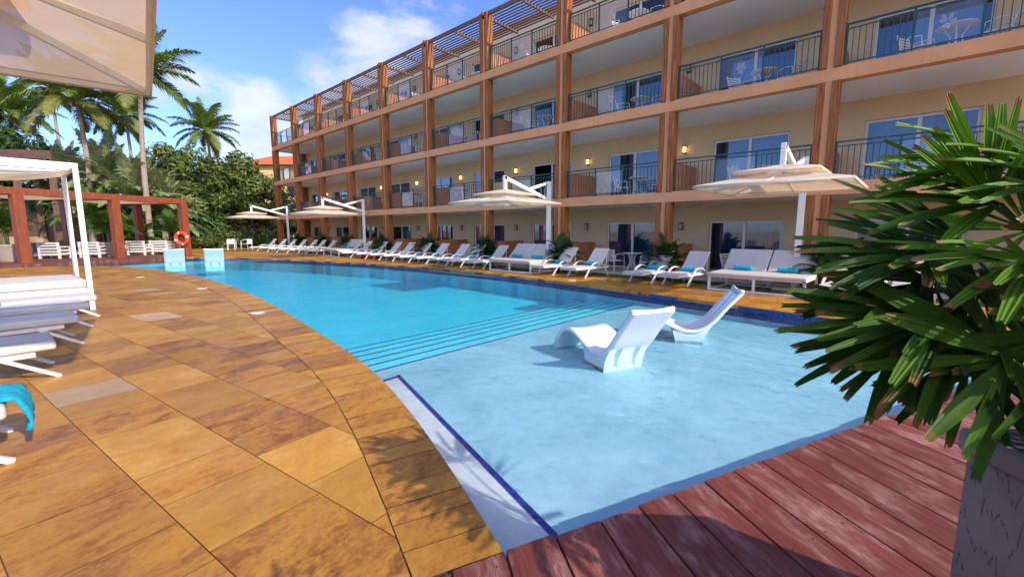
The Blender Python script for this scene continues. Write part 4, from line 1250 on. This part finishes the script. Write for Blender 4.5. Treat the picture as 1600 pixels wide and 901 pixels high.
for i, (px, d, lab) in enumerate(((17, 21.8, 'areca palm in a taupe pot left of the left pergola post'), (172, 26.0, 'areca palm in a taupe pot beside the middle pergola post'), (270, 29.6, 'areca palm in a taupe pot near the lifebuoy post'))):
    o = PA if i == 0 else copy_tree(PA); p = at(px, d); o.location = (p.x, p.y, .03); o.rotation_euler = (0, 0, i * 2.1); tag(o, lab, 'potted palm', 'areca palms under the pergola')
PB = make_potted(5, .85, M['planter_brown'], M['dark_palm'], .62, 8, 9, (.22, .30, .45))
for k in range(-1, 9):
    o = PB if k == -1 else copy_tree(PB); o.location = (13.62, YC(k) - .35 if k else 1.55, .012); o.rotation_euler = (0, 0, k * 1.3)
    cn = 'rightmost' if k == -1 else '%s' % ORD[k + 1]
    tag(o, 'dark potted palm at the foot of the %s hotel column%s' % (cn, '' if k == -1 else ' from the right'), 'potted palm', 'potted palms at the hotel columns')

# dark hut at left
hut = empty('pool_bar_hut', (0, 0, 0), 0, 'dark brown timber bar hut with slatted roof edge behind the cabana', 'hut')
hA, hB = at(-150, 31), at(103, 33); zt = at(103, 33, 247).z
hd_ = (hB - hA).normalized(); hn = V((-hd_.y, hd_.x, 0))
m_ = MB(); m_.bar(hA + V((0, 0, zt)), hB + V((0, 0, zt)), .18, .62); m_.bar(hA + hn * 5 + V((0, 0, zt)), hB + hn * 5 + V((0, 0, zt)), .18, .62)
for i in range(26):
    q = hA.lerp(hB, i / 25) + V((0, 0, zt - .36)); m_.bar(q - hn * .2, q + hn * 5, .09, .16)
m_.build('roof', M['brown_hut'], hut)
for t_ in (.1, .55, .72, .95):
    for o_ in (.5, 4.5):
        q = hA.lerp(hB, t_) + hn * o_; m_ = MB(); m_.box(q.x - .2, q.x + .2, q.y - .2, q.y + .2, 0, zt - .44); m_.build('post', M['brown_hut'], hut)
m_ = MB(); q0, q1 = hA.lerp(hB, .1) + hn * 4.7, hA.lerp(hB, .93) + hn * 4.7
m_.bar(q0 + V((0, 0, 1.5)), q1 + V((0, 0, 1.5)), .2, 3.); m_.build('back_wall', M['brown_hut'], hut)
m_ = MB(); q0, q1 = hA.lerp(hB, .1) + hn * 1.2, hA.lerp(hB, .8) + hn * 1.2
m_.bar(q0 + V((0, 0, .55)), q1 + V((0, 0, .55)), .5, 1.1); m_.build('counter', M['ground'], hut)

# orange roofed house behind
hs_ = empty('orange_roof_house', (0, 0, 0), 0, 'yellow house with an orange tiled roof behind the far corner of the hotel', 'house')
hp = at(452, 62); zr_ = at(452, 62, 268).z
m_ = MB(); e1, e2 = RT, FW
m_.obox((hp.x, hp.y, zr_ / 2), e1 * 4.0, e2 * 4, (0, 0, zr_ / 2)); m_.build('wall', M['yellow_wall'], hs_)
m_ = MB()
c4 = [hp + e1 * a * 4.6 + e2 * b * 4.6 + V((0, 0, zr_)) for a, b in ((-1, -1), (1, -1), (1, 1), (-1, 1))]
r1, r2 = hp - e1 * 1.6 + V((0, 0, zr_ + 1.75)), hp + e1 * 4.6 + V((0, 0, zr_ + 1.75))
m_.face([c4[0], c4[1], r2, r1]); m_.face([c4[2], c4[3], r1, r2]); m_.face([c4[3], c4[0], r1]); m_.face([c4[1], c4[2], r2]); m_.face(list(reversed(c4)))
m_.build('roof', M['orange_roof'], hs_)
for px, py in ((441, 300), (462, 300), (462, 345)):
    m_ = MB(); q = at(px, 57.9, py); m_.obox(q, e1 * .45, e2 * .05, (0, 0, .6)); m_.build('window', M['window_dark'], hs_)

# ------------------------------------------------------------------ foreground fan palm
def pot_mat():
    m, nt, out = nt_new('grained_concrete_pot')
    P = pos(nt)
    sx = N(nt, 'ShaderNodeSeparateXYZ', {0: P})
    u = sx.outputs[0]; z = sx.outputs[2]
    wav = noise(nt, vmath(nt, 'MULTIPLY', P, (6.5, 6.5, .6)), 1.6, 4, .6)
    ph = math_(nt, 'ADD', math_(nt, 'MULTIPLY', z, 6.5), math_(nt, 'MULTIPLY', wav, 5.0))
    fr = math_(nt, 'FRACT', ph)
    line = math_(nt, 'MULTIPLY', maprange(nt, fr, .0, .035), maprange(nt, fr, .11, .05))
    dash = maprange(nt, math_(nt, 'FRACT', math_(nt, 'MULTIPLY', math_(nt, 'ADD', math_(nt, 'ADD', u, sx.outputs[1]), math_(nt, 'MULTIPLY', noise(nt, P, 20, 2), .02)), 62.)), .35, .5)
    line = math_(nt, 'MULTIPLY', line, dash)
    c = mixc(nt, maprange(nt, noise(nt, P, 5, 5), .3, .7), (.20, .155, .122), (.27, .215, .172))
    c = mixc(nt, math_(nt, 'MULTIPLY', line, .75), c, (.05, .038, .03))
    h = math_(nt, 'SUBTRACT', math_(nt, 'MULTIPLY', noise(nt, P, 160, 3), .25), line)
    pr = N(nt, 'ShaderNodeBsdfPrincipled', {'Base Color': c, 'Roughness': .85, 'Normal': bump(nt, h, .7, .006)})
    nt.links.new(pr.outputs[0], out.inputs[0]); return m
M['pot_fg'] = pot_mat()
PCX = FW * 1.06 + RT * 1.80
fp = empty('fan_palm', (PCX.x, PCX.y, 0), 0, 'large green fan palm with brown leaf tips in a grey grained planter, right foreground', 'potted palm')
prot = math.atan2(RT.y, RT.x) + R(-3)
p_ = MB(); p_.box(-.30, .30, -.30, .30, .018, .82); p_.box(-.318, .318, -.318, .318, .82, .90)
po = p_.build('planter', M['pot_fg'], fp, bevel=.02, seg=3); po.rotation_euler = (0, 0, prot)
s_ = MB(); s_.box(-.29, .29, -.29, .29, .84, .905); so = s_.build('soil', M['soil'], po)
def blade(mb, base, d, nrm_, L, w, droop, rg, t0, brown):
    steps = 14; p = V(base); d = V(d).normalized(); rows = []
    side = d.cross(nrm_).normalized()
    CS = ((-1, .42), (-.62, .10), (-.36, .20), (0, -.02), (.36, .20), (.62, .10), (1, .42))
    for i in range(steps + 1):
        u = i / steps
        ww = w * (min(1, .14 + u * 1.7)) * (1 if u < .7 else (1 - (u - .7) * 1.5))
        up_ = side.cross(d).normalized()
        jg = [rg.uniform(-.010, .008) if i == steps else 0 for _ in CS]
        rows.append([p + side * ww * a + up_ * ww * h + d * g for (a, h), g in zip(CS, jg)])
        d = (d + V((0, 0, -droop / steps * (.4 + 1.2 * u)))).normalized(); p = p + d * (L / steps)
    tv = rg.uniform(-.12, .12)
    def tn(u):
        b = max(0, min(1, (u - (1 - brown * 1.5)) / max(.01, brown * .9))) if brown else 0
        return (max(0, min(1, t0 + tv + rg.uniform(-.04, .04) + .2 * b)), b, 0)
    mb.strip(rows, 0, tn)
def fan(mb, hub, axis, face, L, nb, spread, rg, t0=.35, w=.021, brown=.06, droop=.35, stem_from=None):
    hub = V(hub); axis = V(axis).normalized(); face = (V(face) - axis * V(face).dot(axis)).normalized()
    sd = axis.cross(face).normalized()
    for i in range(nb):
        a = R(-spread / 2 + spread * (i + .5) / nb + rg.uniform(-6, 6))
        d = axis * math.cos(a) + sd * math.sin(a) + face * rg.uniform(-.22, .34)
        l = L * (1 - .22 * (abs(a) / R(max(30, spread) / 2)) ** 2) * rg.uniform(.88, 1.1)
        blade(mb, hub, d, face, l, w * rg.uniform(.75, 1.25), droop * rg.uniform(.5, 1.4), rg, t0 + rg.uniform(-.1, .1), brown if rg.random() < .42 else (.02 if rg.random() < .85 else rg.uniform(.15, .3)))
    if stem_from is not None:
        s0_ = V(stem_from); mb.tube([s0_, s0_.lerp(hub, .5) + V((0, 0, .04)), hub], [.008, .007, .005], 5, 1)
rg = random.Random(77)
fo_ = MB()
# leaf hubs (lateral, depth, height) round the planter at (1.72, 1.06); axis; length; blades; spread; tone (sunlit and shaded leaves painted apart); droop; facing
FANS = [
 ((1.31, 1.16, 1.08), (-.75, -.05, -.38), .34, 11, 255, .20, .20, (0, -1, .30)),
 ((1.22, 1.26, 1.24), (-1, .0, -.05), .36, 9, 75, .16, .25, (0, -.6, 1)),
 ((1.16, 1.30, 1.43), (-1, .0, -.10), .30, 9, 85, .18, .30, (0, -.6, 1)),
 ((1.36, 1.20, 1.42), (-1, -.15, -.05), .34, 7, 60, .50, .45, (0, -.4, 1)),
 ((1.30, 1.30, 1.58), (-1, .05, .02), .34, 8, 55, .38, .35, (0, -.5, 1)),
 ((1.45, 1.24, 1.64), (-1, -.1, .05), .36, 7, 60, .55, .35, (0, -.5, 1)),
 ((1.25, 1.28, 1.58), (-.25, 0, .95), .27, 6, 70, .72, .10, (-.3, -.8, .2)),
 ((1.36, 1.34, 1.71), (-1, .0, .02), .38, 6, 30, .60, .25, (0, -.5, 1)),
 ((1.30, 1.30, 1.18), (-1, .1, -.25), .36, 10, 110, .12, .22, (0, -.7, .7)),
 ((1.24, 1.40, 1.10), (-1, .15, -.35), .34, 9, 110, .10, .22, (0, -.7, .7)),
 ((1.50, 1.14, 1.22), (-.5, -.15, -.6), .34, 9, 170, .24, .2, (0, -1, .4)),
 ((1.62, 1.16, 1.46), (-.6, -.3, .2), .38, 10, 150, .30, .35, (0, -.7, .7)),
 ((1.56, 1.28, 1.52), (-.6, -.1, .5), .30, 8, 120, .50, .35, (-.2, -.7, .6)),
 ((1.90, 1.25, 1.50), (.3, -.2, .5), .42, 9, 150, .35, .35, (0, -.7, .6)),
 ((1.60, 1.45, 1.50), (-.5, .6, .3), .42, 9, 140, .20, .35, (0, .5, .8)),
 ((1.95, 1.35, 1.40), (.5, .6, .3), .42, 9, 140, .25, .35, (0, .5, .8)),
 ((2.00, 1.00, 1.25), (.7, -.3, .1), .40, 9, 140, .25, .35, (0, -.5, .8)),
 ((1.42, 1.36, 1.32), (-.8, .1, .0), .36, 10, 150, .10, .3, (0, -.7, .7)),
 ((1.36, 1.42, 1.46), (-.9, .2, .10), .36, 9, 120, .10, .3, (0, -.7, .7)),
 ((1.46, 1.24, 1.10), (-.6, -.05, -.5), .32, 9, 160, .12, .25, (0, -.8, .6)),
 ((1.40, 1.34, .99), (-.7, .0, -.5), .30, 9, 150, .10, .25, (0, -.8, .6)),
 ((1.28, 1.38, 1.34), (-.9, -.1, -.2), .34, 9, 100, .14, .3, (0, -.8, .6)),
 ((1.58, 1.10, 1.34), (-.6, -.2, -.3), .36, 10, 170, .18, .3, (0, -1, .4)),
 ((1.52, 1.18, 1.56), (-.8, -.15, -.05), .36, 9, 140, .24, .3, (0, -1, .4)),
 ((1.70, .95, 1.30), (-.4, -.8, .0), .34, 9, 140, .24, .3, (0, -.6, .8)),
 ((1.72, 1.05, 1.56), (-.4, -.6, .3), .34, 9, 140, .34, .3, (0, -.6, .8)),
]
for hub, ax, L, nb, spr, t0, dr, fc in FANS:
    W3 = lambda v: RT * v[0] + FW * v[1] + V((0, 0, v[2]))
    h = W3(hub) - V((PCX.x, PCX.y, -.05 - max(0, 1.25 - hub[2]) * .45)); st = V((h.x * .3 + rg.uniform(-.08, .08), h.y * .3 + rg.uniform(-.08, .08), .9 + max(0, hub[2] - 1.15) * .6))
    fan(fo_, h + RT * (.05 + max(0, hub[2] - 1.3) * .30), W3(ax), W3(fc), L * (1.16 if hub[2] > 1.15 else 1.04), nb if hub is FANS[0][0] else nb + 4, spr * (1.0 if hub is FANS[0][0] else 1.25), rg, t0 + .13, .025 if hub is FANS[0][0] else .0165, rg.uniform(.05, .12), dr * .55, st)
for i in range(9):
    a = rg.uniform(0, 6.3); q = V((math.cos(a), math.sin(a), 0)) * rg.uniform(.03, .2)
    fo_.tube([q + V((0, 0, .88)), q * 1.3 + V((0, 0, rg.uniform(1.2, 1.7)))], [.014, .010], 6, 1)
fo_.build('foliage', [M['lady'], M['stem']], fp)
# its twin stands just behind the camera; only its shade falls into the view
tw_ = copy_tree(fp); tw_.location = (.55, -1.30, 0); tw_.rotation_euler = (0, 0, R(75))
tag(tw_, 'second fan palm in a grained planter behind the viewpoint, shading the near deck', 'potted palm')

# ------------------------------------------------------------------ sky and sun
SUN_EL = R(33); AZ = V((.085, -.996)).normalized()
S = V((AZ.x * math.cos(SUN_EL), AZ.y * math.cos(SUN_EL), math.sin(SUN_EL)))
sun = bpy.data.lights.new('sun', 'SUN'); sun.energy = 2.2; sun.angle = R(.53); sun.color = (1, .93, .82)
so_ = bpy.data.objects.new('sun', sun); COL.objects.link(so_); so_.rotation_euler = S.to_track_quat('Z', 'Y').to_euler()
wd = bpy.data.worlds.new('World'); SC.world = wd; wd.use_nodes = True
nt = wd.node_tree; nt.nodes.clear()
out = nt.nodes.new('ShaderNodeOutputWorld')
sky = nt.nodes.new('ShaderNodeTexSky'); sky.sky_type = 'NISHITA'; sky.sun_disc = False
sky.sun_elevation = SUN_EL; sky.sun_rotation = math.atan2(AZ.x, AZ.y); sky.air_density = 1.0; sky.dust_density = .6; sky.ozone_density = 1.6
D = N(nt, 'ShaderNodeTexCoord').outputs['Generated']
def pdir(px, py):
    c, s_ = math.cos(PITCH), math.sin(PITCH)
    f3 = V((FW.x * c, FW.y * c, -s_)); u3 = RT.cross(f3)
    return (f3 + RT * ((px - 800) / 680) + u3 * (-(py - 450.5) / 680)).normalized()
Dn = vmath(nt, 'NORMALIZE', D)
Dw = vmath(nt, 'MULTIPLY', Dn, (1, 1, 2.2))
nz = noise(nt, Dw, 4.2, 9, .58, .25)
big = noise(nt, Dw, 1.6, 4, .5)
acc = math_(nt, 'MULTIPLY', math_(nt, 'SUBTRACT', big, .66), .6)
for px, py, rad, amp in ((470, 160, 5.5, .22), (545, 110, 5.0, .25), (610, 95, 4.5, .16), (420, 225, 5, .15), (395, 255, 5, .20), (245, 50, 5, .17), (300, 215, 6, .10), (700, 10, 10, .20), (330, 150, 4, .05), (345, 85, 2.0, .07)):
    c = pdir(px, py)
    dt = N(nt, 'ShaderNodeVectorMath', {0: Dn, 1: tuple(c)}, operation='DOT_PRODUCT').outputs['Value']
    acc = math_(nt, 'ADD', acc, maprange(nt, dt, math.cos(R(rad * 1.5)), math.cos(R(rad * .2)), 0, amp))
for v_, rad, amp in (((-.55, -.85, .40), 34, .42), ((.2, -1, .25), 24, .3), ((-.45, -.35, .85), 24, .32)):  # cloud banks added out of view to brighten the shaded facade
    dt = N(nt, 'ShaderNodeVectorMath', {0: Dn, 1: tuple(V(v_).normalized())}, operation='DOT_PRODUCT').outputs['Value']
    acc = math_(nt, 'ADD', acc, maprange(nt, dt, math.cos(R(rad * 1.5)), math.cos(R(rad * .2)), 0, amp))
bright = maprange(nt, N(nt, 'ShaderNodeVectorMath', {0: Dn, 1: tuple((-FW + V((-.4, 0, .5))).normalized())}, operation='DOT_PRODUCT').outputs['Value'], .1, .8, 1., 3.4)
dens = math_(nt, 'ADD', math_(nt, 'MULTIPLY', math_(nt, 'SUBTRACT', nz, .5), 1.15), acc)
cov = maprange(nt, dens, .14, .42, 0, .80)
shade_ = maprange(nt, noise(nt, vmath(nt, 'ADD', Dw, (.02, -.03, .06)), 5, 6, .6), .3, .75)
ccol = mixc(nt, shade_, (1.9, 2.15, 2.7), (2.95, 2.95, 3.0))
zc_ = N(nt, 'ShaderNodeSeparateXYZ', {0: Dn}).outputs[2]
cov = math_(nt, 'MULTIPLY', cov, maprange(nt, zc_, .0, .06))
skyc = mixc(nt, 1., sky.outputs[0], (.43, .51, .82), 'MULTIPLY')
ccol = N(nt, 'ShaderNodeVectorMath', {0: ccol, 'Scale': bright}, operation='SCALE').outputs[0]   # unseen clouds behind the camera boosted as fill for the facade
col = mixc(nt, cov, skyc, ccol)
bg = N(nt, 'ShaderNodeBackground', {0: col, 1: .15}); nt.links.new(bg.outputs[0], out.inputs[0])

# ------------------------------------------------------------------ camera and render settings
cam = bpy.data.cameras.new('camera'); co = bpy.data.objects.new('camera', cam); COL.objects.link(co)
cam.sensor_fit = 'HORIZONTAL'; cam.sensor_width = 36; cam.lens = 680 / 1600 * 36; cam.clip_end = 3000; cam.clip_start = .05
co.location = (0, 0, H)
fwd = V((FW.x * math.cos(PITCH), FW.y * math.cos(PITCH), -math.sin(PITCH)))
co.rotation_euler = fwd.to_track_quat('-Z', 'Y').to_euler()
SC.camera = co
SC.view_settings.view_transform = 'Standard'; SC.view_settings.look = 'None'; SC.view_settings.exposure = 1.28; SC.view_settings.gamma = 1
SC.render.engine = 'CYCLES'
cy = SC.cycles; cy.use_denoising = True; cy.max_bounces = 10; cy.diffuse_bounces = 4; cy.glossy_bounces = 4; cy.transparent_max_bounces = 16; cy.transmission_bounces = 4; cy.volume_bounces = 0
cy.caustics_reflective = False; cy.caustics_refractive = False; cy.sample_clamp_indirect = 6
